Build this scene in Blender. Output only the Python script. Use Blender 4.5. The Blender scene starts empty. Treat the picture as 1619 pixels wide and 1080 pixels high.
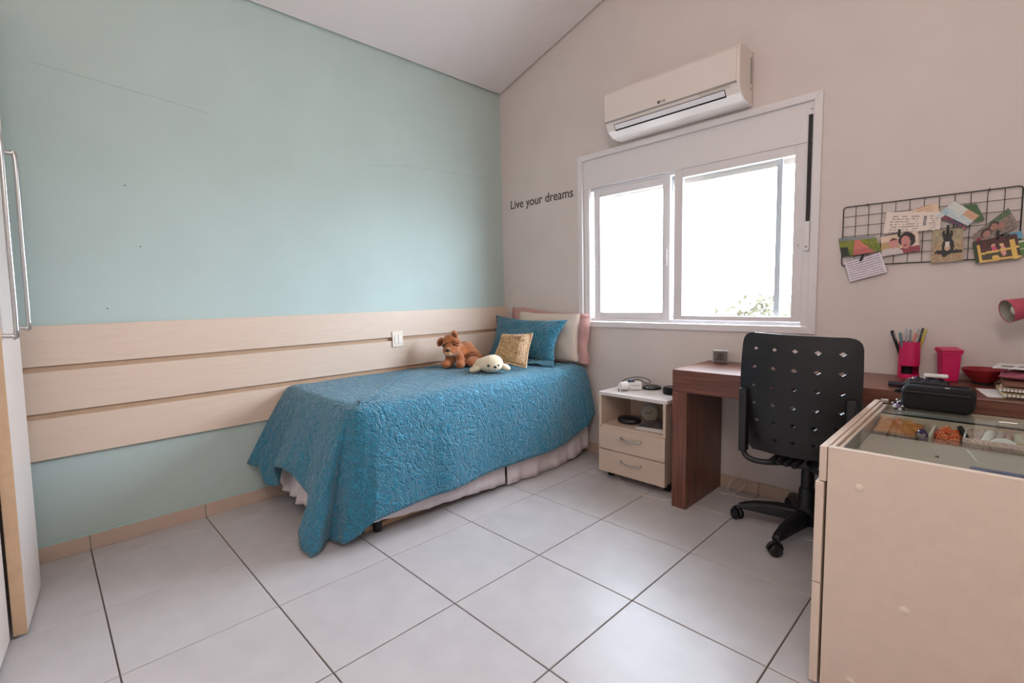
import bpy, bmesh, math, random
from mathutils import Vector, Matrix
R = math.radians
PI = math.pi
random.seed(7)
SC = bpy.context.scene
COL = SC.collection
YW = 2.613            # inner face of the window wall
XR = 3.5              # inner face of the right wall
YB = -0.86            # inner face of the rear wall

# ------------------------------------------------------------------ camera
cam = bpy.data.cameras.new('camera'); camo = bpy.data.objects.new('camera', cam); COL.objects.link(camo)
_ya, _pi, _ro, _f = -0.7973, -0.0914, -0.0227, 766.67
_fw = Vector((math.sin(_ya)*math.cos(_pi), math.cos(_ya)*math.cos(_pi), math.sin(_pi)))
_rt = Vector((math.cos(_ya), -math.sin(_ya), 0)); _up = _rt.cross(_fw)
_r2 = math.cos(_ro)*_rt + math.sin(_ro)*_up; _u2 = -math.sin(_ro)*_rt + math.cos(_ro)*_up
_m = Matrix((_r2, _u2, -_fw)).transposed().to_4x4(); _m.translation = (2.8477, -0.0917, 1.0922)
camo.matrix_world = _m
cam.sensor_width = 36; cam.lens = _f/1619*36; cam.clip_start = 0.02
SC.camera = camo
# ------------------------------------------------------------------ view, sky, window portal, fill light
SC.view_settings.view_transform = 'Standard'; SC.view_settings.look = 'None'
SC.view_settings.gamma = 1; SC.view_settings.use_curve_mapping = False
SC.view_settings.exposure = -0.07
wd = bpy.data.worlds.new('sky'); SC.world = wd; wd.use_nodes = True
_bg = wd.node_tree.nodes['Background']; _bg.inputs[0].default_value = (0.71, 0.87, 1.03, 1); _bg.inputs[1].default_value = 36

def area(name, loc, target, sx, sy, power, col, portal=False, spread=None):
    l = bpy.data.lights.new(name, 'AREA'); l.shape = 'RECTANGLE'; l.size = sx; l.size_y = sy; l.energy = power; l.color = col
    if portal: l.cycles.is_portal = True
    if spread: l.spread = spread
    o = bpy.data.objects.new(name, l); COL.objects.link(o); o.location = loc
    o.rotation_euler = (Vector(target)-Vector(loc)).to_track_quat('-Z', 'Y').to_euler()
    return o
area('window_portal', (1.47, YW+0.30, 1.36), (1.47, 0, 1.36), 1.45, 1.0, 1, (1, 1, 1), portal=True)
_pl = bpy.data.lights.new('added_fill_light', 'POINT'); _pl.energy = 46; _pl.color = (1.0, 0.94, 0.88); _pl.shadow_soft_size = .30  # unseen warm fill light added above the camera, no fixture behind it
_po = bpy.data.objects.new('added_fill_light', _pl); COL.objects.link(_po); _po.location = (3.0, -0.15, 2.35)

# ------------------------------------------------------------------ materials
def lin(c):
    return tuple(((v/255)/12.92 if v/255 <= .04045 else ((v/255+.055)/1.055)**2.4) for v in c)
MATS = {}
def mat(name, rgb, rough=.6, metal=0, var=0, vscale=8, bump=0, bscale=60, spec=.5, sheen=0, coat=0, rnd=0, stretch=None):
    if name in MATS: return MATS[name]
    m = bpy.data.materials.new(name); m.use_nodes = True; MATS[name] = m
    nt = m.node_tree; b = nt.nodes['Principled BSDF']
    c = lin(rgb)
    b.inputs['Roughness'].default_value = rough; b.inputs['Metallic'].default_value = metal
    b.inputs['Specular IOR Level'].default_value = spec
    b.inputs['Sheen Weight'].default_value = sheen; b.inputs['Coat Weight'].default_value = coat
    b.inputs['Base Color'].default_value = (*c, 1)
    tc = nt.nodes.new('ShaderNodeTexCoord'); vec = tc.outputs['Object']
    if rnd:
        oi = nt.nodes.new('ShaderNodeObjectInfo'); ad = nt.nodes.new('ShaderNodeVectorMath'); ad.operation = 'MULTIPLY_ADD'
        cx = nt.nodes.new('ShaderNodeCombineXYZ')
        for i in range(3): nt.links.new(oi.outputs['Random'], cx.inputs[i])
        ad.inputs[1].default_value = (37, 53, 71); nt.links.new(cx.outputs[0], ad.inputs[0]); nt.links.new(vec, ad.inputs[2]); vec = ad.outputs[0]
    if stretch:
        mp = nt.nodes.new('ShaderNodeMapping'); mp.inputs['Scale'].default_value = stretch
        nt.links.new(vec, mp.inputs[0]); vec = mp.outputs[0]
    if var:
        n = nt.nodes.new('ShaderNodeTexNoise'); n.inputs['Scale'].default_value = vscale; n.inputs['Detail'].default_value = 6
        nt.links.new(vec, n.inputs['Vector'])
        rp = nt.nodes.new('ShaderNodeValToRGB'); rp.color_ramp.elements[0].position = .3; rp.color_ramp.elements[1].position = .7
        rp.color_ramp.elements[0].color = (*[max(0, v*(1-var)) for v in c], 1); rp.color_ramp.elements[1].color = (*[min(1, v*(1+var)) for v in c], 1)
        nt.links.new(n.outputs['Fac'], rp.inputs[0]); nt.links.new(rp.outputs[0], b.inputs['Base Color'])
    if bump:
        n = nt.nodes.new('ShaderNodeTexNoise'); n.inputs['Scale'].default_value = bscale; n.inputs['Detail'].default_value = 4
        nt.links.new(vec, n.inputs['Vector'])
        bp = nt.nodes.new('ShaderNodeBump'); bp.inputs['Strength'].default_value = bump; bp.inputs['Distance'].default_value = .004
        nt.links.new(n.outputs['Fac'], bp.inputs['Height']); nt.links.new(bp.outputs[0], b.inputs['Normal'])
    return m
def glass_mat(name, tint=(1, 1, 1), gl=.07):
    m = bpy.data.materials.new(name); m.use_nodes = True; nt = m.node_tree; nt.nodes.clear()
    o = nt.nodes.new('ShaderNodeOutputMaterial'); mx = nt.nodes.new('ShaderNodeMixShader')
    t = nt.nodes.new('ShaderNodeBsdfTransparent'); t.inputs[0].default_value = (*tint, 1)
    g = nt.nodes.new('ShaderNodeBsdfGlossy'); g.inputs['Roughness'].default_value = .03
    lw = nt.nodes.new('ShaderNodeLayerWeight'); lw.inputs[0].default_value = .5
    pw = nt.nodes.new('ShaderNodeMath'); pw.operation = 'POWER'; pw.inputs[1].default_value = 5
    mp = nt.nodes.new('ShaderNodeMath'); mp.operation = 'MULTIPLY_ADD'; mp.inputs[1].default_value = .45; mp.inputs[2].default_value = gl*.4
    nt.links.new(lw.outputs['Facing'], pw.inputs[0]); nt.links.new(pw.outputs[0], mp.inputs[0]); nt.links.new(mp.outputs[0], mx.inputs[0])
    nt.links.new(t.outputs[0], mx.inputs[1]); nt.links.new(g.outputs[0], mx.inputs[2]); nt.links.new(mx.outputs[0], o.inputs[0])
    return m
def vcol_mat(name, rough=.45):
    m = bpy.data.materials.new(name); m.use_nodes = True; nt = m.node_tree; b = nt.nodes['Principled BSDF']
    a = nt.nodes.new('ShaderNodeAttribute'); a.attribute_name = 'print'
    nt.links.new(a.outputs['Color'], b.inputs['Base Color']); b.inputs['Roughness'].default_value = rough
    return m
def wood_mat(name, rgb, dark, rough=.35, sc=(1.2, 26, 26), coat=.15):
    m = bpy.data.materials.new(name); m.use_nodes = True; nt = m.node_tree; b = nt.nodes['Principled BSDF']
    tc = nt.nodes.new('ShaderNodeTexCoord'); mp = nt.nodes.new('ShaderNodeMapping'); mp.inputs['Scale'].default_value = sc
    n = nt.nodes.new('ShaderNodeTexNoise'); n.inputs['Scale'].default_value = 3.2; n.inputs['Detail'].default_value = 7; n.inputs['Distortion'].default_value = .35
    rp = nt.nodes.new('ShaderNodeValToRGB'); rp.color_ramp.elements[0].position = .35; rp.color_ramp.elements[1].position = .68
    rp.color_ramp.elements[0].color = (*lin(dark), 1); rp.color_ramp.elements[1].color = (*lin(rgb), 1)
    nt.links.new(tc.outputs['Object'], mp.inputs[0]); nt.links.new(mp.outputs[0], n.inputs['Vector'])
    nt.links.new(n.outputs['Fac'], rp.inputs[0]); nt.links.new(rp.outputs[0], b.inputs['Base Color'])
    b.inputs['Roughness'].default_value = rough; b.inputs['Coat Weight'].default_value = coat; b.inputs['Coat Roughness'].default_value = .15
    return m
M = dict(
    teal=mat('teal wall paint', (185, 200, 194), .7, var=.03, vscale=3, bump=.10, bscale=220),
    beige=mat('warm beige wall paint', (217, 205, 199), .75, var=.03, vscale=3, bump=.14, bscale=200),
    ceil=mat('matt white ceiling paint', (236, 225, 222), .8, var=.015, vscale=2, bump=.04, bscale=150),
    tile=mat('pale ceramic tile', (196, 189, 189), .40, var=.05, vscale=9, bump=.03, bscale=30, rnd=1),
    grout=mat('brown grout', (96, 82, 73), .9, var=.2, vscale=30),
    skirt_tile=mat('tan ceramic skirting tile', (198, 174, 156), .4, var=.06, vscale=12, rnd=1),
    trimw=mat('white painted trim', (230, 228, 226), .5),
    board=mat('tan laminate board', (220, 195, 174), .5, var=.03, vscale=40, stretch=(1, .2, 3), bump=.03, bscale=120),
    boardg=mat('tan laminate groove', (188, 155, 126), .6, var=.04, vscale=30),
    alu=mat('white painted aluminium', (228, 222, 222), .35, spec=.5),
    aluside=mat('grey window strap', (52, 50, 50), .8, bump=.3, bscale=300),
    dark=mat('dark gap', (22, 20, 20), .8),
    black=mat('black plastic', (21, 21, 24), .45, bump=.12, bscale=400),
    blackgloss=mat('black rubber', (20, 20, 22), .35),
    blackfab=mat('black fabric', (12, 12, 13), .85, bump=.3, bscale=300),
    acw=mat('cream white plastic', (226, 214, 206), .35),
    acgrey=mat('grey plastic', (150, 146, 142), .4),
    nstand=mat('beige melamine', (205, 182, 163), .5, var=.03, vscale=25),
    nstop=mat('pale melamine top', (214, 204, 200), .3, var=.02, vscale=25),
    chrome=mat('brushed steel', (190, 188, 186), .28, metal=1),
    cab=mat('beige laminate', (218, 197, 180), .45, var=.025, vscale=30),
    cabedge=mat('pale laminate edge', (226, 208, 192), .45),
    cabin=mat('greyish drawer lining', (186, 172, 160), .55, var=.06, vscale=20, stretch=(1, 8, 1)),
    white=mat('white plastic', (232, 230, 228), .4),
    whitefab=mat('white cotton', (226, 214, 214), .85, var=.04, vscale=25, bump=.25, bscale=45),
    cream=mat('cream cotton', (228, 212, 196), .85, bump=.2, bscale=60),
    pinkfab=mat('dusty pink cotton', (205, 158, 152), .85, bump=.2, bscale=50),
    pink=mat('hot pink plastic', (206, 28, 92), .35, var=.03),
    lamp=mat('rose pink lacquer', (184, 78, 98), .4),
    lampin=mat('silver reflector', (190, 186, 176), .3, metal=.6),
    red=mat('red lacquer', (142, 34, 40), .3, var=.1),
    paper=mat('white paper', (232, 230, 230), .7),
    leather=mat('tan leather', (196, 124, 62), .55, var=.08, vscale=20, bump=.25, bscale=140),
    plum=mat('plum glossy plastic', (78, 52, 100), .18),
    wood=wood_mat('walnut veneer', (128, 76, 56), (86, 46, 34)),
    woodv=wood_mat('walnut veneer upright', (128, 76, 56), (86, 46, 34), sc=(26, 26, 1.2)),
    glass=glass_mat('clear glass'),
    glasstop=glass_mat('clear glass table top', (.93, .97, .95), .10),
    acrylic=glass_mat('clear acrylic', (.9, .9, .88), .15),
    printm=vcol_mat('printed card'),
    frost=mat('pale wardrobe laminate', (226, 210, 200), .4),
    frostedge=mat('wood wardrobe edge', (206, 170, 136), .5, var=.06, vscale=30),
    brownplush=mat('brown plush', (176, 104, 58), .95, var=.25, vscale=30, bump=.8, bscale=160, sheen=.4),
    brownlight=mat('light brown plush', (196, 150, 108), .95, var=.15, vscale=40, bump=.8, bscale=170, sheen=.4),
    brownplushdark=mat('dark brown plush', (104, 56, 32), .95, bump=.6, bscale=160),
    creamplush=mat('cream plush', (236, 216, 184), .95, var=.05, vscale=20, bump=.7, bscale=170, sheen=.4),
    cable=mat('white cable', (214, 202, 190), .5),
    cableb=mat('black cable', (30, 28, 30), .5),
    leaf=mat('olive leaf', (70, 62, 38), .6, var=.3, vscale=5),
    bark=mat('brown bark', (48, 40, 32), .9, var=.2),
    ground=mat('pale paving', (190, 186, 180), .9, var=.1, vscale=1),
)

# quilted bedspread fabric: fine stitched relief only, one colour
def quilt_mat():
    m = bpy.data.materials.new('teal quilted cotton'); m.use_nodes = True; nt = m.node_tree; b = nt.nodes['Principled BSDF']
    b.inputs['Base Color'].default_value = (*lin((34, 122, 150)), 1); b.inputs['Roughness'].default_value = .62
    b.inputs['Sheen Weight'].default_value = .4; b.inputs['Sheen Roughness'].default_value = .4
    tc = nt.nodes.new('ShaderNodeTexCoord')
    def iso(sc, k, dist):
        n = nt.nodes.new('ShaderNodeTexNoise'); n.inputs['Scale'].default_value = sc; n.inputs['Detail'].default_value = 1.2; n.inputs['Distortion'].default_value = dist
        nt.links.new(tc.outputs['Object'], n.inputs['Vector'])
        a = nt.nodes.new('ShaderNodeMath'); a.operation = 'MULTIPLY'; a.inputs[1].default_value = k
        s = nt.nodes.new('ShaderNodeMath'); s.operation = 'SINE'
        c = nt.nodes.new('ShaderNodeMath'); c.operation = 'ABSOLUTE'
        p = nt.nodes.new('ShaderNodeMath'); p.operation = 'POWER'; p.inputs[1].default_value = .6
        nt.links.new(n.outputs['Fac'], a.inputs[0]); nt.links.new(a.outputs[0], s.inputs[0]); nt.links.new(s.outputs[0], c.inputs[0]); nt.links.new(c.outputs[0], p.inputs[0])
        return p.outputs[0]
    f1 = iso(42, 16, .3); f2 = iso(12, 15, .6)
    ad = nt.nodes.new('ShaderNodeMath'); ad.operation = 'MULTIPLY_ADD'; ad.inputs[1].default_value = 1.1
    nt.links.new(f2, ad.inputs[0]); nt.links.new(f1, ad.inputs[2])
    bp = nt.nodes.new('ShaderNodeBump'); bp.inputs['Strength'].default_value = 1.0; bp.inputs['Distance'].default_value = .0055
    nt.links.new(ad.outputs[0], bp.inputs['Height']); nt.links.new(bp.outputs[0], b.inputs['Normal'])
    return m
M['quilt'] = quilt_mat()
def checker_mat(name, c1, c2, sc):
    m = bpy.data.materials.new(name); m.use_nodes = True; nt = m.node_tree; b = nt.nodes['Principled BSDF']
    tc = nt.nodes.new('ShaderNodeTexCoord'); ch = nt.nodes.new('ShaderNodeTexChecker'); ch.inputs['Scale'].default_value = sc
    ch.inputs[1].default_value = (*lin(c1), 1); ch.inputs[2].default_value = (*lin(c2), 1)
    nt.links.new(tc.outputs['Object'], ch.inputs[0]); nt.links.new(ch.outputs[0], b.inputs['Base Color']); b.inputs['Roughness'].default_value = .8
    return m
M['tartan'] = checker_mat('orange tartan cotton', (226, 74, 36), (240, 160, 110), 130)
def speckle_mat(name, cols, sc):
    m = bpy.data.materials.new(name); m.use_nodes = True; nt = m.node_tree; b = nt.nodes['Principled BSDF']
    tc = nt.nodes.new('ShaderNodeTexCoord'); n = nt.nodes.new('ShaderNodeTexNoise'); n.inputs['Scale'].default_value = sc; n.inputs['Detail'].default_value = 4
    rp = nt.nodes.new('ShaderNodeValToRGB'); rp.color_ramp.interpolation = 'CONSTANT'
    while len(rp.color_ramp.elements) < len(cols): rp.color_ramp.elements.new(.5)
    for i, c in enumerate(cols):
        rp.color_ramp.elements[i].position = 0 if i == 0 else .34+.32*i/len(cols); rp.color_ramp.elements[i].color = (*lin(c), 1)
    nt.links.new(tc.outputs['Object'], n.inputs['Vector']); nt.links.new(n.outputs['Fac'], rp.inputs[0]); nt.links.new(rp.outputs[0], b.inputs['Base Color']); b.inputs['Roughness'].default_value = .85
    bp = nt.nodes.new('ShaderNodeBump'); bp.inputs['Strength'].default_value = .4; bp.inputs['Distance'].default_value = .003
    nt.links.new(n.outputs['Fac'], bp.inputs['Height']); nt.links.new(bp.outputs[0], b.inputs['Normal'])
    return m
M['tapestry'] = speckle_mat('floral tapestry', [(120, 88, 56), (214, 184, 132), (158, 84, 64), (222, 194, 146), (112, 112, 80), (204, 160, 112), (140, 96, 70)], 62)
M['tapedge'] = speckle_mat('pale tapestry border', [(190, 150, 108), (226, 206, 172), (186, 122, 96), (222, 198, 158)], 70)
M['floral'] = speckle_mat('pink floral paper', [(232, 212, 204), (214, 170, 158), (236, 222, 214), (196, 140, 132), (230, 206, 198)], 90)

# ------------------------------------------------------------------ mesh helpers
def NB(): return bmesh.new()
def box(bm, x0, x1, y0, y1, z0, z1):
    v = [bm.verts.new(p) for p in ((x0,y0,z0),(x1,y0,z0),(x1,y1,z0),(x0,y1,z0),(x0,y0,z1),(x1,y0,z1),(x1,y1,z1),(x0,y1,z1))]
    for f in ((0,3,2,1),(4,5,6,7),(0,1,5,4),(1,2,6,5),(2,3,7,6),(3,0,4,7)): bm.faces.new([v[i] for i in f])
    return bm
def B(*a): return box(NB(), *a)
def prism(bm, poly, axis, a, b):
    # poly in the two other axes (cyclic order x,y,z)
    def P(u, w, t):
        return {'x': (t, u, w), 'y': (u, t, w), 'z': (u, w, t)}[axis]
    va = [bm.verts.new(P(u, w, a)) for u, w in poly]; vb = [bm.verts.new(P(u, w, b)) for u, w in poly]
    n = len(poly)
    bm.faces.new(va[::-1]); bm.faces.new(vb)
    for i in range(n): bm.faces.new((va[i], va[(i+1) % n], vb[(i+1) % n], vb[i]))
    bmesh.ops.recalc_face_normals(bm, faces=bm.faces)
    return bm
def frame(bm, x0, x1, z0, z1, w, y0, y1, wb=None):
    wb = wb or w
    box(bm, x0, x0+w, y0, y1, z0, z1); box(bm, x1-w, x1, y0, y1, z0, z1)
    box(bm, x0+w, x1-w, y0, y1, z1-w, z1); box(bm, x0+w, x1-w, y0, y1, z0, z0+wb)
    return bm
def tube(bm, pts, r, n=8, cap=True):
    pts = [Vector(p) for p in pts]; rr = r if isinstance(r, (list, tuple)) else [r]*len(pts)
    rings = []; prev = None
    for i, p in enumerate(pts):
        t = (pts[min(i+1, len(pts)-1)]-pts[max(i-1, 0)]).normalized()
        if prev is None:
            a = Vector((0, 0, 1)) if abs(t.z) < .9 else Vector((1, 0, 0)); u = t.cross(a).normalized()
        else:
            u = (prev-t*prev.dot(t)).normalized()
        prev = u; w = t.cross(u)
        rings.append([bm.verts.new(p+(u*math.cos(2*PI*k/n)+w*math.sin(2*PI*k/n))*rr[i]) for k in range(n)])
    for a, b in zip(rings, rings[1:]):
        for k in range(n): bm.faces.new((a[k], a[(k+1) % n], b[(k+1) % n], b[k]))
    if cap: bm.faces.new(rings[0][::-1]); bm.faces.new(rings[-1])
    bmesh.ops.recalc_face_normals(bm, faces=bm.faces)
    return bm
def curve(pts, per=8):
    pts = [Vector(p) for p in pts]; out = []
    for i in range(len(pts)-1):
        p0 = pts[max(i-1, 0)]; p1 = pts[i]; p2 = pts[i+1]; p3 = pts[min(i+2, len(pts)-1)]
        for k in range(per):
            t = k/per
            out.append(.5*((2*p1)+(p2-p0)*t+(2*p0-5*p1+4*p2-p3)*t*t+(3*p1-p0-3*p2+p3)*t**3))
    return out+[pts[-1]]
def lathe(bm, prof, c=(0, 0, 0), n=24, M4=None):
    c = Vector(c); rings = []
    for r, z in prof:
        if r < 1e-6: rings.append([bm.verts.new((0, 0, z))])
        else: rings.append([bm.verts.new((r*math.cos(2*PI*k/n), r*math.sin(2*PI*k/n), z)) for k in range(n)])
    for a, b in zip(rings, rings[1:]):
        for k in range(n):
            k2 = (k+1) % n
            if len(a) == 1 and len(b) == 1: continue
            if len(a) == 1: bm.faces.new((a[0], b[k2], b[k]))
            elif len(b) == 1: bm.faces.new((a[k], a[k2], b[0]))
            else: bm.faces.new((a[k], a[k2], b[k2], b[k]))
    vs = [v for r in rings for v in r]
    if M4 is not None:
        for v in vs: v.co = M4 @ v.co
    for v in vs: v.co += c
    bmesh.ops.recalc_face_normals(bm, faces=bm.faces)
    return bm
def ell(bm, c, r, rot=None, n=16):
    g = bmesh.ops.create_uvsphere(bm, u_segments=n, v_segments=max(6, n*2//3), radius=1)
    for v in g['verts']:
        p = Vector((v.co.x*r[0], v.co.y*r[1], v.co.z*r[2]))
        if rot is not None: p = rot @ p
        v.co = p+Vector(c)
    return bm
def cyl(bm, p0, p1, r, n=16): return tube(bm, [p0, p1], r, n)

WM = {}
def wmat(o):
    m = Matrix.Translation(o.location) @ o.rotation_euler.to_matrix().to_4x4()
    return (wmat(o.parent) @ m) if o.parent else m
def obj(name, bm, m, parent=None, local=False, smooth=None, bevel=0, seg=2):
    """link one mesh object; geometry is given in world space and moved into the parent's space unless local"""
    me = bpy.data.meshes.new(name)
    if parent is not None and not local: bm.transform(wmat(parent).inverted())
    bm.to_mesh(me); bm.free()
    for mm in (m if isinstance(m, (list, tuple)) else [m]): me.materials.append(mm)
    o = bpy.data.objects.new(name, me); COL.objects.link(o)
    if parent is not None: o.parent = parent
    if smooth is not None:
        for p in me.polygons: p.use_smooth = True
        if smooth < 180:
            try: me.set_sharp_from_angle(angle=R(smooth))
            except Exception: pass
    if bevel:
        b = o.modifiers.new('bevel', 'BEVEL'); b.width = bevel; b.segments = seg; b.limit_method = 'ANGLE'; b.angle_limit = R(40)
    return o
def thing(name, label, cat, loc=(0, 0, 0), rz=0, group=None, rx=0):
    o = bpy.data.objects.new(name, None); COL.objects.link(o); o.location = loc; o.rotation_euler = (rx, 0, rz)
    o.empty_display_size = .05
    o['label'] = label; o['category'] = cat
    if group: o['group'] = group
    return o
def tag(o, label, cat, group=None):
    o['label'] = label; o['category'] = cat
    if group: o['group'] = group
    return o
def struct(name, bm=None, m=None, parent=None, **k):
    if bm is None:
        o = bpy.data.objects.new(name, None); COL.objects.link(o)
    else: o = obj(name, bm, m, parent, **k)
    if parent is None: o['kind'] = 'structure'
    return o
def recenter(o):
    me = o.data; xs = [v.co for v in me.vertices]
    c = sum(xs, Vector())/len(xs); c.z = min(v.z for v in xs)
    me.transform(Matrix.Translation(-c)); o.location = Vector(o.location)+c
    return o
def text_mesh(name, body, size, M4, m, parent=None, ext=.0006, bold=0):
    cu = bpy.data.curves.new(name, 'FONT'); cu.body = body; cu.size = size; cu.extrude = ext; cu.offset = bold; cu.resolution_u = 6
    t = bpy.data.objects.new(name+'_tmp', cu); COL.objects.link(t)
    bpy.context.view_layer.update()
    dg = bpy.context.evaluated_depsgraph_get(); me = bpy.data.meshes.new_from_object(t.evaluated_get(dg))
    bpy.data.objects.remove(t); bpy.data.curves.remove(cu)
    bm = NB(); bm.from_mesh(me); bpy.data.meshes.remove(me); bm.transform(M4)
    return obj(name, bm, m, parent)
def slope(x): return 2.65+.29*x

# ================================================================== SETTING
# floor: grout bed with every tile a piece
fl = struct('floor', B(-.15, XR+.15, YB-.15, YW+.15, -.08, -.0035), M['grout'])
xs = [0.0]+[.157+.45*k for k in range(0, 8)]+[XR]; ys = [YB, -.45]+[.45*k for k in range(0, 6)]+[YW]
full = None; g = .0022
for i in range(len(xs)-1):
    for j in range(len(ys)-1):
        x0, x1, y0, y1 = xs[i]+g, xs[i+1]-g, ys[j]+g, ys[j+1]-g
        if x1-x0 < .01: continue
        isfull = abs(x1-x0-.4456) < .001 and abs(y1-y0-.4456) < .001
        if isfull and full is not None:
            o = full.copy(); COL.objects.link(o)
        else:
            hx, hy = (x1-x0)/2, (y1-y0)/2; bm = NB(); c = .0015
            lo = [bm.verts.new(p) for p in ((-hx,-hy,-.008),(hx,-hy,-.008),(hx,hy,-.008),(-hx,hy,-.008))]
            md = [bm.verts.new(p) for p in ((-hx,-hy,-.0015),(hx,-hy,-.0015),(hx,hy,-.0015),(-hx,hy,-.0015))]
            tp = [bm.verts.new(p) for p in ((-hx+c,-hy+c,0),(hx-c,-hy+c,0),(hx-c,hy-c,0),(-hx+c,hy-c,0))]
            for a, b in ((lo, md), (md, tp)):
                for k in range(4): bm.faces.new((a[k], a[(k+1) % 4], b[(k+1) % 4], b[k]))
            bm.faces.new(tp)
            o = obj('tile', bm, M['tile'])
            if isfull: full = o
        o.parent = fl; o.location = ((x0+x1)/2, (y0+y1)/2, 0)
# walls
wl = struct('wall_left', B(-.12, 0, YB-.15, YW+.15, 0, 2.78), M['teal'])
bm = NB()
HX0, HX1, HZ0, HZ1 = .795, 2.163, .905, 1.99
def gable(bm, x0, x1, z0, ya, yb): prism(bm, [(x0, z0), (x1, z0), (x1, slope(x1)+.12), (x0, slope(x0)+.12)], 'y', ya, yb)
gable(bm, 0, HX0, 0, YW, YW+.15); gable(bm, HX1, XR+.12, 0, YW, YW+.15); gable(bm, HX0, HX1, HZ1, YW, YW+.15); box(bm, HX0, HX1, YW, YW+.15, 0, HZ0)
struct('wall_back', bm, M['beige'])
struct('wall_right', B(XR, XR+.12, YB-.15, YW, 0, slope(XR)+.12), M['beige'])
bm = NB(); gable(bm, 0, XR, 0, YB-.12, YB)
struct('wall_front', bm, M['beige'])
bm = NB()
prism(bm, [(.016, slope(.016)), (XR, slope(XR)), (XR, slope(XR)+.03), (.016, slope(.016)+.03)], 'y', YB, YW-.012)
prism(bm, [(-.12, slope(-.12)+.10), (XR+.12, slope(XR+.12)+.10), (XR+.12, slope(XR+.12)+.16), (-.12, slope(-.12)+.16)], 'y', YB-.15, YW+.15)
struct('ceiling', bm, M['ceil'])
# skirting of tan tiles, joints in line with the floor joints
for nm, pieces in (('baseboard_left', [('x', 0.0, .009, a+.0015, b-.0015) for a, b in zip(ys, ys[1:])]),
                   ('baseboard_back', [('y', YW-.009, YW, a+.0015, b-.0015) for a, b in zip(xs, xs[1:])])):
    r = struct(nm)
    for ax, p0, p1, a, b in pieces:
        if ax == 'x': bm = B(p0, p1, a, min(b, YW-.01), 0, .069)
        else: bm = B(max(a, .01), b, p0, p1, 0, .069)
        obj('skirting_tile', bm, M['skirt_tile'], r, bevel=.0015, seg=1)
struct('trim_1', B(0, .005, YB, YW-.01, .069, .079), mat('pale teal paint bead', (178, 206, 202), .6))

# hairline plaster crack and old nail holes in the painted left wall
def crack(pts):
    bm = NB(); rc_ = random.Random(2)
    P = [(0.0002, y+rc_.uniform(-.004, .004), z_+rc_.uniform(-.003, .003)) for y, z_ in pts]
    tube(bm, curve(P, 4), .0007, 4); return bm
mcr = mat('shadowed plaster crack', (146, 162, 157), .9)
for pts in ([(-.03, 2.092), (.05, 2.093), (.15, 2.08), (.28, 2.071), (.42, 2.060), (.60, 2.043)], [(1.45, 1.93), (1.73, 1.976), (2.04, 1.989), (2.30, 1.998), (2.605, 2.02)]):
    obj('plaster_crack', crack(pts), mcr, wl)
for y, z_ in ((.243, 1.640), (.14, 1.082), (.28, 1.366)):
    obj('nail_hole', lathe(NB(), [(0, .0005), (.0024, .0005), (.0028, 0)], (0, y, z_), 8, Matrix.Rotation(R(90), 4, 'Y')), M['dark'], wl)

# window
wn = struct('window_1')
y0, y1 = YW-.014, YW+.006
def mitre(parent, name, pts):
    bm = NB(); prism(bm, pts, 'y', y0, y1); return obj(name, bm, M['alu'], parent, bevel=.003)
OX0, OX1, OZ0, OZ1, cw = .762, 2.198, .878, 2.022, .036
mitre(wn, 'casing', [(OX0, OZ0), (OX0+cw, OZ0+cw), (OX0+cw, OZ1-cw), (OX0, OZ1)])
mitre(wn, 'casing', [(OX1, OZ0), (OX1, OZ1), (OX1-cw, OZ1-cw), (OX1-cw, OZ0+cw)])
mitre(wn, 'casing', [(OX0, OZ1), (OX0+cw, OZ1-cw), (OX1-cw, OZ1-cw), (OX1, OZ1)])
mitre(wn, 'casing', [(OX0, OZ0), (OX1, OZ0), (OX1-cw, OZ0+cw), (OX0+cw, OZ0+cw)])
IX0, IX1, IZ0 = OX0+cw, OX1-cw, OZ0+cw
bm = B(IX0, IX1, YW+.004, YW+.085, 1.806, 1.992)
obj('roller_shutter_box', bm, M['alu'], wn, bevel=.002)
obj('shutter_lintel', B(IX0, IX1, YW+.125, YW+.20, 1.80, 1.992), M['alu'], wn, bevel=.003)
for k in range(3): obj('shutter_slat', B(IX0+.004, 2.126, YW+.102, YW+.114, 1.735+.036*k, 1.769+.036*k), mat('pale beige shutter slat', (176, 164, 152), .5), wn, bevel=.003)
obj('roller_cover_lip', B(IX0, IX1, YW-.002, YW+.006, 1.800, 1.812), M['alu'], wn, bevel=.001)
bm = NB()
box(bm, IX0, IX0+.045, YW+.006, YW+.10, IZ0, 1.806); box(bm, 2.128, IX1, YW+.002, YW+.10, IZ0, 1.992)
box(bm, IX0+.045, 2.128, YW+.03, YW+.10, IZ0, IZ0+.022); box(bm, IX0+.045, 2.128, YW+.03, YW+.10, 1.785, 1.806)
box(bm, IX0+.045, 2.128, YW+.056, YW+.060, IZ0+.022, IZ0+.034)
obj('window_frame', bm, M['alu'], wn, bevel=.002)
def sash(x0, x1, z0, z1, w, y, wb, th=.020, m=None):
    s = obj('sash', frame(NB(), x0, x1, z0, z1, w, y, y+th, wb), m or M['alu'], wn, bevel=.002)
    obj('pane', B(x0+w-.004, x1-w+.004, y+.008, y+.012, z0+wb-.004, z1-w+.004), M['glass'], s)
    obj('gasket', frame(NB(), x0+w-.0045, x1-w+.0045, z0+wb-.0045, z1-w+.0045, .0045, y+.004, y+.0078), M['acgrey'], s)
    return s
s1 = sash(.862, 1.414, .936, 1.79, .050, YW+.034, .040)
s2 = sash(1.453, 2.134, .936, 1.805, .052, YW+.006, .024)
s3 = sash(1.388, 2.012, .936, 1.79, .028, YW+.064, .022, .02, mat('grey anodised aluminium', (142, 140, 140), .4))
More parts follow.
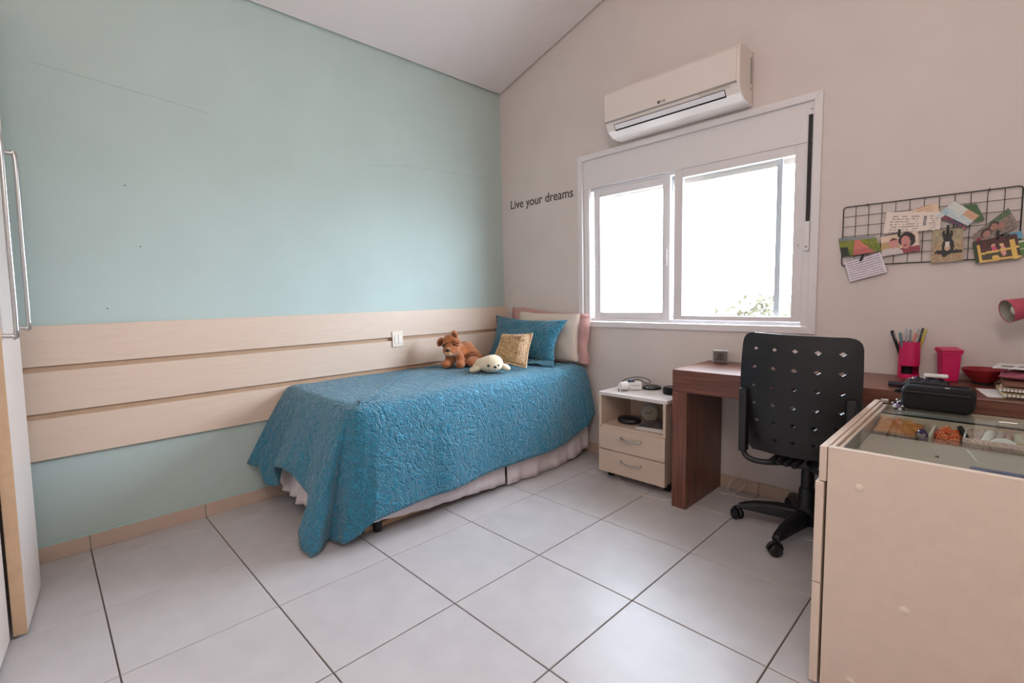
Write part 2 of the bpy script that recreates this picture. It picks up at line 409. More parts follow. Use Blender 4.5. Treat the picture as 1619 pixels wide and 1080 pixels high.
for s, x, z in ((s1, .887, 1.31), (s1, 1.39, 1.31), (s2, 2.108, 1.345)):
    yy = YW+.034 if s is s1 else YW+.006
    obj('latch', B(x-.006, x+.006, yy-.006, yy+.002, z-.05, z+.05), M['alu'], s, bevel=.002)
    obj('latch_screw', B(x-.003, x+.003, yy-.008, yy-.004, z-.034, z-.028), M['acgrey'], s)
st = obj('shutter_strap', B(2.139, 2.156, YW-.004, YW+.004, 1.415, 1.925), M['aluside'], wn)
lb = obj('strap_winder', B(2.136, 2.159, YW-.012, YW+.004, 1.285, 1.425), M['alu'], wn, bevel=.003)
obj('screw', lathe(NB(), [(0, .002), (.005, .002), (.005, 0)], (2.1475, YW-.012, 1.303), 10, Matrix.Rotation(R(90), 4, 'X')), M['acgrey'], lb)
obj('strap_screw', lathe(NB(), [(0, .002), (.004, .002), (.004, 0)], (2.15, YW+.002, 1.95), 10, Matrix.Rotation(R(90), 4, 'X')), M['acgrey'], wn)

# outside: paving and a small tree beyond the window
struct('added_eave', B(-2, 6, YW+.15, YW+.95, 2.26, 2.34), M['trimw'])   # unseen eave added over the window to block the high sky
gd = struct('ground', B(-30, 30, YW+.16, 45, -.30, -.20), M['ground'])
tr = thing('tree', 'small olive leaved tree outside the window behind the right pane', 'tree', (.10, 7.2, -.2))
obj('trunk', tube(NB(), curve([(.10, 7.2, -.2), (.14, 7.2, .3), (.10, 7.22, .8)], 5), [.04]*8+[.03]*3, 8), M['bark'], tr)
bm = NB()
for k in range(420):
    p = Vector((random.gauss(.40, .24), random.gauss(7.2, .22), .60+abs(random.gauss(0, .22))))
    d = Vector((random.gauss(0, 1), random.gauss(0, 1), random.gauss(.4, 1))).normalized(); s = d.orthogonal().normalized()*.030
    a = p-d*.07; bm.faces.new([bm.verts.new(q) for q in (a, p+s, p+d*.07, p-s)])
o = obj('leaves', bm, M['leaf'], tr); o['kind'] = 'stuff'
for e in ((.5, 7.1, 1.0), (.2, 7.3, 1.0), (-.2, 7.2, .95), (.75, 7.2, .8)):
    obj('branch', tube(NB(), curve([(.10, 7.22, .78), ((.10+e[0])/2, 7.2, .85), e], 5), .008, 6), M['bark'], tr)

# ================================================================== LEFT: wardrobe and boards
wr = thing('wardrobe', 'tall pale wardrobe with two steel bow handles at the left edge', 'wardrobe', (.43, -.18, 0), R(-5.55), rx=R(-1.15))
# local space: x along the front, +y towards the window, z up
def dhandle(x, za, zb, p=.034):
    pts = [(x, 0, za), (x, p*.7, za), (x, p, za+.02), (x, p, (za+zb)/2), (x, p, zb-.02), (x, p*.7, zb), (x, 0, zb)]
    return tube(NB(), curve(pts, 4), .0075, 10)
dr = obj('door', B(-.175, .176, -.034, 0, .012, 2.3), M['frost'], wr, local=True, bevel=.002)
obj('door_edge', B(.176, .179, -.034, 0, .012, 2.3), M['frostedge'], wr, local=True)
h1 = obj('handle', dhandle(.166, 1.005, 1.64), M['chrome'], dr, local=True, smooth=60); h1['label'] = 'near steel bow handle'
h2 = obj('handle', dhandle(-.157, 1.02, 1.655, .030), M['chrome'], dr, local=True, smooth=60); h2['label'] = 'far steel bow handle'
obj('side_panel', B(-.20, -.18, -.60, -.045, 0, 2.3), M['frost'], wr, local=True)
obj('door', B(.192, 1.15, -.062, -.040, .012, 2.3), M['frost'], wr, local=True, bevel=.002)
obj('side_panel', B(1.13, 1.15, -.50, -.065, 0, 2.3), M['frost'], wr, local=True)
obj('top_panel', B(-.20, 1.15, -.50, -.045, 2.30, 2.32), M['frost'], wr, local=True)
obj('interior_panel', B(-.178, 1.128, -.30, -.29, .02, 2.298), M['dark'], wr, local=True)

hp = thing('headboard_panel', 'three long tan laminate boards fixed along the teal wall behind the bed', 'wall panel', (.01, 1.2, .45))
HB0, HB1 = -.55, YW-.003
obj('backing', B(.001, .008, HB0, HB1, .452, 1.010), M['boardg'], hp)
for za, zb in ((.846, 1.017), (.647, .822), (.448, .622)):
    obj('board', B(.009, .024, HB0, HB1, za, zb), M['board'], hp, bevel=.0012, seg=1)
sw = thing('wall_switch', 'small cream double wall switch on the tan boards above the bed', 'switch', (.024, 1.603, .833))
obj('plate', B(.0245, .033, 1.563, 1.643, .781, .885), M['cream'] if False else mat('cream switch plastic', (238, 222, 206), .4), sw, bevel=.003)
for yy in (1.590, 1.616):
    obj('rocker', B(.033, .037, yy-.011, yy+.011, .803, .860), mat('cream switch rocker', (244, 232, 218), .35), sw, bevel=.002)

# ================================================================== BED
bd = thing('bed', 'single bed standing along the tan boarded wall below the bedspread', 'bed', (.45, 1.7, 0))
obj('base', B(.035, .825, .89, 2.57, .095, .32), M['blackfab'], bd, bevel=.01)
obj('mattress', B(.032, .835, .885, 2.570, .325, .600), M['whitefab'], bd, bevel=.05, seg=4)
for x in (.10, .80):
    for y in (.985, 1.70, 2.45):
        obj('leg', lathe(NB(), [(0, 0), (.019, 0), (.022, .012), (.022, .096), (0, .096)], (x, y, 0), 16), M['blackgloss'], bd, smooth=40)
obj('lower_rail', B(.77, .785, .93, 2.4, .004, .028), M['frostedge'], bd)
# skirt
sk = thing('bed_skirt', 'white cotton valance hanging round the bed base under the bedspread', 'bed skirt', (.45, 1.7, .3))
def cloth_strip(pts_top, pts_bot, amp, freq, n=90, rows=8, normal=(1, 0, 0), ph=0):
    bm = NB(); g = []
    def L(P, t):
        f = t*(len(P)-1); i = min(int(f), len(P)-2); return Vector(P[i]).lerp(Vector(P[i+1]), f-i)
    nv = Vector(normal)
    for a in range(n+1):
        t = a/n; T = L(pts_top, t); Bt = L(pts_bot, t); col = []
        for b in range(rows+1):
            w = b/rows; p = T.lerp(Bt, w)+nv*amp*w*(math.sin(freq*t*2*PI+ph)+.5*math.sin(freq*2.3*t*2*PI+1+ph))
            col.append(bm.verts.new(p))
        g.append(col)
    for a in range(n):
        for b in range(rows): bm.faces.new((g[a][b], g[a+1][b], g[a+1][b+1], g[a][b+1]))
    return bm
def cloth(name, bm, m, parent, th=.002):
    o = obj(name, bm, m, parent, smooth=180); s = o.modifiers.new('thickness', 'SOLIDIFY'); s.thickness = th; s.offset = 0; return o
cloth('side_panel', cloth_strip([(.867, .90, .34), (.867, 1.762, .34)], [(.868, .87, .088), (.869, 1.2, .052), (.868, 1.5, .036), (.867, 1.762, .018)], .005, 6), M['whitefab'], sk)
cloth('side_panel', cloth_strip([(.867, 1.774, .34), (.867, 2.55, .34)], [(.869, 1.774, .010), (.880, 2.0, .006), (.880, 2.3, .008), (.868, 2.55, .05)], .008, 4), M['whitefab'], sk)
cloth('foot_panel', cloth_strip([(.04, .85, .34), (.80, .85, .34)], [(.05, .79, .10), (.25, .785, .095), (.33, .775, .10), (.42, .77, .085), (.55, .79, .09), (.80, .84, .085)], .012, 5, normal=(0, 1, 0)), M['whitefab'], sk)

# bedspread: fan of quilted cloth over the top, then down over the edge to a hand placed hem
KEYS = [  # arc, edge point (x,y), outward normal, hem point
    (0.00, (.030, .862), (0, -1), (.034, .655, .236)),
    (0.07, (.100, .860), (0, -1), (.090, .690, .222)),
    (0.10, (.130, .860), (0, -1), (.130, .690, .205)),
    (0.14, (.170, .860), (0, -1), (.165, .690, .150)),
    (0.20, (.230, .860), (0, -1), (.225, .715, .142)),
    (0.24, (.270, .860), (0, -1), (.270, .725, .160)),
    (0.28, (.320, .860), (0, -1), (.320, .690, .278)),
    (0.40, (.440, .860), (0, -1), (.430, .690, .296)),
    (0.50, (.540, .860), (0, -1), (.525, .700, .282)),
    (0.56, (.610, .860), (0, -1), (.600, .720, .232)),
    (0.62, (.680, .860), (0, -1), (.670, .722, .222)),
    (0.66, (.710, .860), (0, -1), (.705, .700, .165)),
    (0.70, (.735, .862), (-.2, -1), (.700, .656, .078)),
    (0.75, (.765, .864), (-.1, -1), (.762, .640, .032)),
    (0.80, (.790, .868), (.1, -1), (.830, .660, .009)),
    (0.83, (.800, .872), (.2, -1), (.815, .705, .010)),
    (0.87, (.812, .878), (.1, -1), (.755, .768, .018)),
    (0.91, (.828, .886), (.4, -.9), (.800, .782, .022)),
    (0.95, (.842, .900), (.8, -.6), (.866, .788, .030)),
    (0.98, (.850, .925), (1, -.2), (.900, .845, .062)),
    (1.02, (.856, .970), (1, 0), (.935, .905, .116)),
    (1.10, (.858, 1.050), (1, 0), (.940, 1.02, .126)),
    (1.35, (.860, 1.300), (1, 0), (.938, 1.27, .136)),
    (1.80, (.860, 1.750), (1, 0), (.930, 1.72, .148)),
    (2.05, (.860, 2.000), (1, 0), (.935, 2.00, .150)),
    (2.35, (.860, 2.300), (1, 0), (.942, 2.30, .176)),
    (2.52, (.858, 2.470), (1, 0), (.945, 2.46, .235)),
    (2.60, (.850, 2.545), (1, .2), (.930, 2.555, .300)),
    (2.64, (.825, 2.575), (.6, .6), (.880, 2.595, .350)),
    (2.70, (.770, 2.585), (0, 1), (.770, 2.600, .420)),
    (3.46, (.030, 2.585), (0, 1), (.034, 2.600, .420)),
]
def key_at(s):
    for a, b in zip(KEYS, KEYS[1:]):
        if s <= b[0]+1e-9:
            t = (s-a[0])/(b[0]-a[0]); t = t*t*(3-2*t)*.5+t*.5
            return [Vector(a[i]).lerp(Vector(b[i]), t) for i in (1, 2, 3)]
    return [Vector(KEYS[-1][i]) for i in (1, 2, 3)]
bm = NB(); cols = []; NS = 540; ZT = .620
cen = Vector((.03, 1.7, ZT+.006))
for a in range(NS+1):
    s = 2.72*a/NS if a <= NS-20 else 2.72*(NS-20)/NS+(3.46-2.72*(NS-20)/NS)*(a-NS+20)/20
    T, n, H = key_at(s); n3 = Vector((n.x, n.y, 0)).normalized(); T3 = Vector((T.x, T.y, ZT))
    amp = .010 if .99 < s < 2.5 else (.006 if s < .66 else 0)
    wav = amp*(math.sin(s*9.5+.6)+.6*math.sin(s*17+2))
    P1 = T3-n3*.10+Vector((0, 0, .004)); P2 = T3-n3*.030+Vector((0, 0, -.004)); P3 = T3+n3*.016+Vector((0, 0, -.055))
    P4 = T3.lerp(H, .45)+n3*(.014+wav*.6); P5 = H+n3*wav
    P4.z = ZT-.06+(H.z-ZT+.06)*.45
    col = []
    for r in (.12, .3, .5, .68, .82, .92):
        p = cen.lerp(P1, r)
        p.z += .005*math.sin(p.x*11+p.y*5)*math.sin(p.y*7.3)*min(1, r*2)
        col.append(p)
    col += curve([P1, P2, P3, P4, P5], 8)
    cols.append([bm.verts.new(p) for p in col])
c0 = bm.verts.new(cen)
for a, b in zip(cols, cols[1:]):
    bm.faces.new((c0, a[0], b[0]))
    for k in range(len(a)-1): bm.faces.new((a[k], a[k+1], b[k+1], b[k]))
bmesh.ops.recalc_face_normals(bm, faces=bm.faces)
qo = obj('bedspread', bm, M['quilt'], None, smooth=180)
sd = qo.modifiers.new('thickness', 'SOLIDIFY'); sd.thickness = .006; sd.offset = -1
recenter(qo); tag(qo, 'teal blue quilted bedspread draped over the single bed to the floor at its corner', 'bedspread')

# cushions and pillows
def pillow(name, cs, th, m, parent=None, n=22, sag=.05, front=1.0, back=1.0, pinch=.9):
    """cs: BL, BR, TR, TL corners; puffed about their plane, edges pulled in"""
    BL, BR, TR, TL = [Vector(c) for c in cs]
    nv = (BR-BL).cross(TL-BL).normalized(); bm = NB(); ga = []; gb = []
    C = (BL+BR+TR+TL)/4
    for i in range(n+1):
        ra = []; rb = []
        for j in range(n+1):
            u, v = i/n, j/n
            p = BL.lerp(BR, u).lerp(TL.lerp(TR, u), v)
            q = sag*(math.sin(PI*u)*(abs(2*v-1)**3)+math.sin(PI*v)*(abs(2*u-1)**3))
            p = p.lerp(C, q)
            h = th*.5*((1-abs(2*u-1)**2.6)*(1-abs(2*v-1)**2.6))**.55
            ed = i in (0, n) or j in (0, n)
            w = .003*math.sin(u*21+v*13)+.003*math.sin(u*9-v*17)
            ra.append(bm.verts.new(p+nv*(h*front+(0 if ed else w))))
            rb.append(ra[-1] if ed else bm.verts.new(p-nv*h*back))
        ga.append(ra); gb.append(rb)
    for i in range(n):
        for j in range(n):
            bm.faces.new((ga[i][j], ga[i+1][j], ga[i+1][j+1], ga[i][j+1]))
            f = (gb[i][j], gb[i][j+1], gb[i+1][j+1], gb[i+1][j])
            try: bm.faces.new(f)
            except ValueError: pass
    return obj(name, bm, m, parent, smooth=180)
pl = thing('pillow', 'cream bed pillow with a dusty pink flange against the window wall', 'pillow', (.5, 2.54, .62))
pc = [(.17, 2.545, .636), (.822, 2.520, .632), (.800, 2.565, .968), (.20, 2.575, .985)]
pillow('cover', pc, .085, M['cream'], pl, sag=.04)
fo = [(.10, 2.555, .640), (.885, 2.535, .622), (.872, 2.578, .955), (.125, 2.592, 1.012)]
bm = NB(); loopi = []; loopo = []; nn = 26
for e in range(4):
    for k in range(nn):
        t = k/nn; a = Vector(pc[e]).lerp(Vector(pc[(e+1) % 4]), t); b = Vector(fo[e]).lerp(Vector(fo[(e+1) % 4]), t)
        w = math.sin(t*PI)
        b += Vector((0, .010*math.sin(t*14+e), 0)); b = b.lerp(a, .30*w*(1 if e in (0, 2) else .15)); b += Vector((.010*math.sin(t*11)*(e == 1), 0, .007*math.sin(t*9+1)*(e == 2)))
        loopi.append(bm.verts.new(a.lerp(Vector((.5, 2.55, .8)), .05))); loopo.append(bm.verts.new(b))
L = len(loopi)
for k in range(L): bm.faces.new((loopi[k], loopi[(k+1) % L], loopo[(k+1) % L], loopo[k]))
f = cloth('flange', bm, M['pinkfab'], pl, .005); f['label'] = 'dusty pink flange'
sh = thing('pillow_sham', 'teal quilted pillow sham leaning on the cream pillow at the bed head', 'pillow', (.45, 2.42, .62))
sc_ = [(.06, 2.36, .640), (.755, 2.345, .638), (.772, 2.470, .932), (.030, 2.492, .952)]
pillow('cover', sc_, .115, M['quilt'], sh, sag=.16)
cl = cloth_strip([(.42, 2.33, .66), (.755, 2.335, .66)], [(.42, 2.28, .636), (.60, 2.262, .638), (.78, 2.305, .636)], .006, 2, n=30, rows=6, normal=(0, 0, 1))
cloth('flange', cl, M['quilt'], sh, .004)
cu = thing('tapestry_cushion', 'small floral tapestry cushion leaning on the teal sham', 'cushion', (.6, 2.09, .62))
cc = [(.455, 2.055, .668), (.712, 2.112, .640), (.640, 2.255, .846), (.408, 2.200, .836)]
pillow('cover', cc, .075, M['tapestry'], cu, sag=.07)
bm = NB(); pts = []
for e in range(4):
    for k in range(16):
        t = k/16; p = Vector(cc[e]).lerp(Vector(cc[(e+1) % 4]), t); C = sum((Vector(c) for c in cc), Vector())/4
        pts.append(p.lerp(C, .07*math.sin(PI*t)))
pts.append(pts[0]); tube(bm, pts, .006, 8)
e_ = obj('piping', bm, M['tapedge'], cu, smooth=60); e_['label'] = 'pale border piping'
# pale outer border band on the cushion face
bm = NB(); nv = (Vector(cc[1])-Vector(cc[0])).cross(Vector(cc[3])-Vector(cc[0])).normalized()
def cpt(u, v):
    p = Vector(cc[0]).lerp(Vector(cc[1]), u).lerp(Vector(cc[3]).lerp(Vector(cc[2]), u), v); C = sum((Vector(c) for c in cc), Vector())/4
    q = .07*(math.sin(PI*u)*(abs(2*v-1)**3)+math.sin(PI*v)*(abs(2*u-1)**3)); p = p.lerp(C, q)
    return p+nv*(.0375*((1-abs(2*u-1)**2.6)*(1-abs(2*v-1)**2.6))**.55+.0035)
for (u0, u1, v0, v1) in ((.74, .95, .05, .95), (.05, .74, .84, .95)):
    G = [[bm.verts.new(cpt(u0+(u1-u0)*i/10, v0+(v1-v0)*j/14)) for j in range(15)] for i in range(11)]
    for i in range(10):
        for j in range(14): bm.faces.new((G[i][j], G[i+1][j], G[i+1][j+1], G[i][j+1]))
o = obj('border', bm, M['tapedge'], cu, smooth=180); o['label'] = 'paler woven border'

# plush toys, built in a frame that faces the room: x right, -y front
def blob(name, parts, m, parent, vox=.006, sm=4, n=14):
    bm = NB()
    for p in parts:
        c, r = p[0], p[1]; rot = p[2] if len(p) > 2 else None
        ell(bm, c, r, rot, n)
    o = obj(name, bm, m, parent, local=True, smooth=180)
    rm = o.modifiers.new('remesh', 'REMESH'); rm.mode = 'VOXEL'; rm.voxel_size = vox; rm.use_smooth_shade = True
    s = o.modifiers.new('smooth', 'SMOOTH'); s.iterations = sm; s.factor = .5
    return o
def RX(a): return Matrix.Rotation(R(a), 3, 'X')
def RY(a): return Matrix.Rotation(R(a), 3, 'Y')
def RZ(a): return Matrix.Rotation(R(a), 3, 'Z')
dg = thing('plush_dog', 'brown wrinkled plush dog sitting on the bedspread against the tan boards', 'plush toy', (.262, 1.965, .627), R(44))
blob('body', [((.018, .03, .085), (.070, .075, .090), RX(-10)), ((.045, .045, .062), (.075, .075, .066)), ((-.02, -.01, .09), (.058, .055, .068)),
              ((-.085, -.045, .055), (.033, .040, .060), RX(15)), ((-.105, -.075, .028), (.036, .042, .030)),
              ((-.012, -.060, .050), (.030, .036, .055), RX(15)), ((-.010, -.088, .026), (.034, .040, .028)),
              ((.072, -.045, .036), (.044, .058, .036), RZ(-18)), ((.105, .045, .050), (.03, .03, .03)), ((.135, .06, .035), (.035, .016, .016), RZ(15)),
              ((-.068, -.055, .160), (.064, .056, .068)), ((-.068, -.090, .130), (.056, .048, .044)), ((-.066, -.070, .108), (.060, .042, .038)), ((-.076, -.112, .122), (.044, .036, .036)),
              ((-.072, -.060, .200), (.050, .044, .030)),
              ((-.040, -.098, .175), (.036, .014, .009), RY(32)), ((-.032, -.090, .190), (.038, .016, .009), RY(30)), ((-.094, -.098, .176), (.028, .014, .009), RY(-30)),
              ((-.030, -.075, .135), (.016, .036, .050)), ((-.108, -.070, .135), (.014, .034, .045))], M['brownplush'], dg)
blob('muzzle', [((-.080, -.132, .104), (.030, .022, .018)), ((-.078, -.136, .126), (.018, .014, .022))], M['brownlight'], dg, .005)
obj('nose', ell(NB(), (-.080, -.150, .128), (.015, .010, .010)), M['blackgloss'], dg, local=True, smooth=180)
for x, z in ((-.112, .156), (-.042, .160)):
    obj('eye', ell(NB(), (x, -.119+.1*abs(x+.076), z), (.010, .008, .007)), M['blackgloss'], dg, local=True, smooth=180)
for x, z, a in ((-.140, .178, 30), (-.044, .222, -14)):
    e = blob('ear', [((x, -.075, z), (.023, .014, .034), RY(a))], M['brownplush'], dg, .004, 2)
    obj('ear_lining', ell(NB(), (x+.002, -.087, z-.004), (.013, .006, .020), RY(a)), M['brownplushdark'], e, local=True, smooth=180)
for x, y in ((-.105, -.106), (-.010, -.118)):
    for k in (-.5, .5):
        obj('paw_crease', tube(NB(), [(x+k*.022, y-.006, .018), (x+k*.024, y-.004, .030), (x+k*.022, y+.006, .044)], .0022, 6), M['brownplushdark'], dg, local=True)
for za_, xo, sg in ((.176, -.040, 1), (.190, -.036, 1), (.178, -.100, -1)):
    obj('wrinkle', tube(NB(), [(xo+sg*(-.020+.007*k), -.124+.0022*abs(k-3)**1.6, za_-.0046*k*.9+.002) for k in range(7)], .0035, 6), M['brownplushdark'], dg, local=True, smooth=60)
for z, r0 in ((.090, .052), (.075, .060)):
    obj('wrinkle', tube(NB(), [(.035+r0*math.cos(t)*1.05, -.010-.052*math.sin(t), z+.012*math.sin(2*t)) for t in [R(20+14*i) for i in range(8)]], .0036, 6), M['brownplushdark'], dg, local=True, smooth=60)
se = thing('plush_seal', 'cream white baby seal plush lying on the bedspread in front of the cushion', 'plush toy', (.596, 1.905, .627), R(50))
blob('body', [((.005, 0, .052), (.078, .070, .054)), ((.02, -.015, .056), (.068, .062, .056)), ((.030, -.055, .040), (.040, .028, .028)), ((-.03, .05, .045), (.06, .08, .042), RZ(20)), ((-.07, .12, .025), (.035, .05, .02), RZ(25))], M['creamplush'], se)
obj('flipper', ell(NB(), (-.086, -.015, .026), (.042, .034, .022), RY(-18)), M['creamplush'], se, local=True, smooth=180)
obj('flipper', ell(NB(), (.100, -.015, .030), (.034, .030, .020), RY(28)), M['creamplush'], se, local=True, smooth=180)
for x, y in ((-.008, -.073), (.052, -.071)):
    obj('eye', ell(NB(), (x, y, .051), (.0085, .006, .007)), M['blackgloss'], se, local=True, smooth=180)
obj('nose', ell(NB(), (.032, -.084, .043), (.010, .007, .007)), M['blackgloss'], se, local=True, smooth=180)

# ================================================================== BACK WALL FITTINGS
RXT = Matrix.Rotation(R(90), 4, 'X')
t_ = text_mesh('wall_lettering', 'Live your dreams', .100, Matrix.Translation((.094, YW-.0008, 1.772)) @ Matrix.Diagonal((.885, 1, .92, 1)) @ RXT, mat('black vinyl', (44, 38, 38), .5), None, .0005, .0004)
recenter(t_); tag(t_, 'black vinyl words Live your dreams on the beige wall left of the window', 'wall decal')

ac = thing('air_conditioner', 'cream split air conditioner mounted on the wall above the window', 'air conditioner', (1.49, YW, 2.03))
AX0, AX1, yf = 1.108, 1.884, YW-.188
prof = [(YW, 2.300), (YW-.13, 2.300), (yf+.012, 2.286), (yf, 2.262), (yf, 2.108), (yf+.004, 2.098), (yf+.026, 2.064), (yf+.072, 2.037), (YW-.02, 2.032), (YW, 2.040)]
bm = NB(); prism(bm, prof, 'x', AX0, AX1); obj('body', bm, M['acw'], ac, bevel=.006)
bm = NB(); prism(bm, [(yf-.006, 2.268), (yf-.006, 2.114), (yf+.002, 2.114), (yf+.002, 2.272)], 'x', AX0-.001, AX1-.014); fp = obj('front_panel', bm, M['acw'], ac, bevel=.003)
obj('panel_gap', B(AX0+.002, AX1-.012, yf-.0035, yf+.004, 2.1065, 2.1115), M['acgrey'], ac)
def slant(t): return (yf+.004+(.022)*t, 2.098-.034*t)
lv = NB(); a = (yf+.0105, 2.088); b = (yf+.0245, 2.0655)
prism(lv, [(a[0]-.003, a[1]), (b[0]-.003, b[1]), (b[0]+.004, b[1]), (a[0]+.004, a[1])], 'x', AX0+.06, AX1-.075)
for_lv = obj('louvre', lv, mat('pale grey white plastic', (232, 228, 230), .3), ac)
gp = NB()
prism(gp, [(a[0]-.0035, a[1]+.0032), (a[0]-.003, a[1]), (a[0]+.005, a[1]), (a[0]+.005, a[1]+.0032)], 'x', AX0+.057, AX1-.072)
prism(gp, [(b[0]-.002, b[1]), (b[0]-.001, b[1]-.006), (b[0]+.005, b[1]-.006), (b[0]+.005, b[1])], 'x', AX0+.057, AX1-.072)
for x in (AX0+.057, AX1-.075): prism(gp, [(a[0]-.0035, a[1]), (b[0]-.0035, b[1]), (b[0]+.005, b[1]), (a[0]+.005, a[1])], 'x', x, x+.003)
obj('louvre_gap', gp, M['dark'], ac)
obj('display_strip', B(AX1-.20, AX1-.045, yf-.001, yf+.006, 2.0915, 2.1035), mat('pale grey label', (196, 186, 176), .5), ac)
lgm = mat('grey printed mark', (92, 84, 82), .5)
bm = NB(); lathe(bm, [(0, 0), (.0088, 0), (.0088, .001), (0, .001)], (1.462, yf-.006, 2.130), 20, RXT); obj('logo_mark', bm, lgm, ac)
text_mesh('logo_letters', 'LG', .019, Matrix.Translation((1.477, yf-.0066, 2.124)) @ RXT, lgm, ac, .0004, .0004)
bm = NB(); box(bm, AX1-.001, AX1+.0012, YW-.048, YW-.030, 2.135, 2.262); obj('side_label', bm, M['acgrey'], ac)
obj('side_seam', B(AX1-.001, AX1+.001, YW-.020, YW-.0165, 2.045, 2.292), M['acgrey'], ac)
obj('side_arrow', B(AX1-.001, AX1+.0012, YW-.045, YW-.033, 2.106, 2.118), M['acgrey'], ac)

# wire grid
wg = thing('wire_grid', 'black wire grid board hung on the beige wall above the desk', 'wire grid', (2.58, YW, 1.2))
gx0, gx1, gz0, gz1, gy = 2.296, 2.866, 1.200, 1.467, YW-.012
c = .012
pts = []
for cx, cz, a0 in ((gx1-c, gz1-c, 0), (gx0+c, gz1-c, 90), (gx0+c, gz0+c, 180), (gx1-c, gz0+c, 270)):
    for k in range(5): pts.append((cx+c*math.cos(R(a0+22.5*k)), gy, cz+c*math.sin(R(a0+22.5*k))))
pts.append(pts[0]); obj('rim', tube(NB(), pts, .0023, 8), M['black'], wg, smooth=60)
for i in range(1, 12):
    x = gx0+(gx1-gx0)*i/12; obj('wire', cyl(NB(), (x, gy+.002, gz0), (x, gy+.002, gz1), .0013, 6), M['black'], wg)
for j in range(1, 6):
    z = gz0+(gz1-gz0)*j/6; obj('wire', cyl(NB(), (gx0, gy-.001, z), (gx1, gy-.001, z), .0013, 6), M['black'], wg)
for x in (gx0+.09, gx1-.09): obj('hook', tube(NB(), [(x, YW, gz1-.004), (x, gy-.006, gz1-.006), (x, gy-.006, gz1+.006)], .0015, 6), M['black'], wg)

# printed cards and photographs clipped to the grid
def E2(u, v, cx, cy, rx, ry): return ((u-cx)/rx)**2+((v-cy)/ry)**2 < 1
def card(name, cs, lay, fn, label, cat, nu=44, nv=32, curl=.004):
    """cs: TL, TR, BR, BL as (x, z) on the wall; fn(u, v) gives the printed colour, v down"""
    bm = NB(); TL, TR, BR, BL = [Vector(c) for c in cs]; y = YW-.0165-.0028*lay; G = []
    for i in range(nu+1):
        G.append([])
        for j in range(nv+1):
            u, v = i/nu, j/nv; p = TL.lerp(TR, u).lerp(BL.lerp(BR, u), v)
            G[-1].append(bm.verts.new((p.x, y-curl*(v-.5)**2*(1 if lay else .3), p.y)))
    fc = []
    for i in range(nu):
        for j in range(nv):
            bm.faces.new((G[i][j], G[i+1][j], G[i+1][j+1], G[i][j+1])); fc.append(fn((i+.5)/nu, (j+.5)/nv))
    o = obj(name, bm, M['printm'])
    me = o.data; at = me.color_attributes.new('print', 'FLOAT_COLOR', 'CORNER')
    for p, cc_ in zip(me.polygons, fc):
        cl_ = (*lin(cc_), 1)
        for li in p.loop_indices: at.data[li].color = cl_
    s = o.modifiers.new('thickness', 'SOLIDIFY'); s.thickness = .0006; s.offset = 0
    recenter(o); tag(o, label, cat); return o
rnd = random.Random(3)
NZ = [[rnd.random() for _ in range(64)] for _ in range(64)]
def nz(u, v, s=12): return NZ[int(u*s) % 64][int(v*s) % 64]
def mixc(a, b, t): return tuple(a[i]+(b[i]-a[i])*t for i in range(3))
def f_field(u, v):
    if v < .16: return mixc((120, 128, 140), (150, 150, 150), u)
    w = abs(u-.52-.10*(v-.5))
    if v > .10 and w < .05+.26*max(0, v-.12) and v > .1:
        return mixc((214, 130, 96), (206, 110, 112), nz(u, v, 30)) if v < .7 else mixc((196, 90, 90), (190, 120, 110), nz(u, v, 30))
    if u < .2 and v > .5: return (48, 56, 44)
    return mixc((150, 148, 48), (92, 112, 44), nz(u, v, 16)*.7+.3*v)
def f_note(u, v):
    k = (v*9) % 1
    return (150, 128, 150) if k < .26 and .04 < u < .96 and nz(u, v*3, 40) > .12 else (226, 218, 226)
def f_ticket(u, v):
    if .70 < u < .76 and .2 < v < .72: return (120, 108, 104) if nz(u, v, 60) > .35 else (196, 184, 178)
    k = (v*8+.3) % 1
    if k < .3 and (.10 < u < .62 or .80 < u < .96) and nz(u, int(v*8)/8, 38) > .38 and v > .16: return (158, 140, 134)
    return (230, 214, 204)
def f_orange(u, v): return (206, 150, 110) if (v*5) % 1 < .2 and .3 < u < .8 else (226, 198, 170)
def f_baby(u, v):
    if E2(u, v, .34, .42, .135, .26):
        return (120, 62, 58) if v < .28 else (206, 146, 138)
    if E2(u, v, .66, .47, .125, .32): return (150, 66, 66) if E2(u, v, .64, .62, .05, .05) else (202, 138, 130)
    if E2(u, v, .70, .36, .22, .36): return (52, 42, 48)
    if v > .66 and u < .6 and E2(u, v, .25, 1.0, .32, .40): return (206, 194, 192)
    if v > .72 and u > .5: return (150, 70, 80)
    if v < .3: return (228, 202, 180)
    return (222, 200, 184) if u > .5 else (190, 160, 110)
def f_dog(u, v):
    if E2(u, v, .48, .42, .13, .10) and v > .36 and .44 < u < .56: return (222, 214, 206)
    if E2(u, v, .50, .56, .10, .09): return (206, 176, 150)
    if E2(u, v, .50, .24, .15, .14) or E2(u, v, .37, .12, .05, .10) or E2(u, v, .63, .12, .05, .10): return (38, 34, 38)
    if E2(u, v, .52, .52, .20, .26): return (36, 34, 36)
    if E2(u, v, .28, .68, .20, .06) or E2(u, v, .78, .70, .20, .06) or E2(u, v, .42, .76, .10, .08): return (40, 36, 36)
    if v < .40: return mixc((176, 160, 130), (150, 136, 108), nz(u, v, 10))
    return mixc((196, 168, 134), (150, 124, 96), nz(u, v, 30))
def f_pale(u, v):
    if v > .55 and u > .62: return (206, 160, 130)
    if u < .22 and v > .2: return (44, 52, 84) if nz(u, v, 26) > .35 else (150, 60, 60)
    return mixc((214, 212, 206), (156, 190, 200), nz(u, v, 9)*(1 if u < .6 else .15))
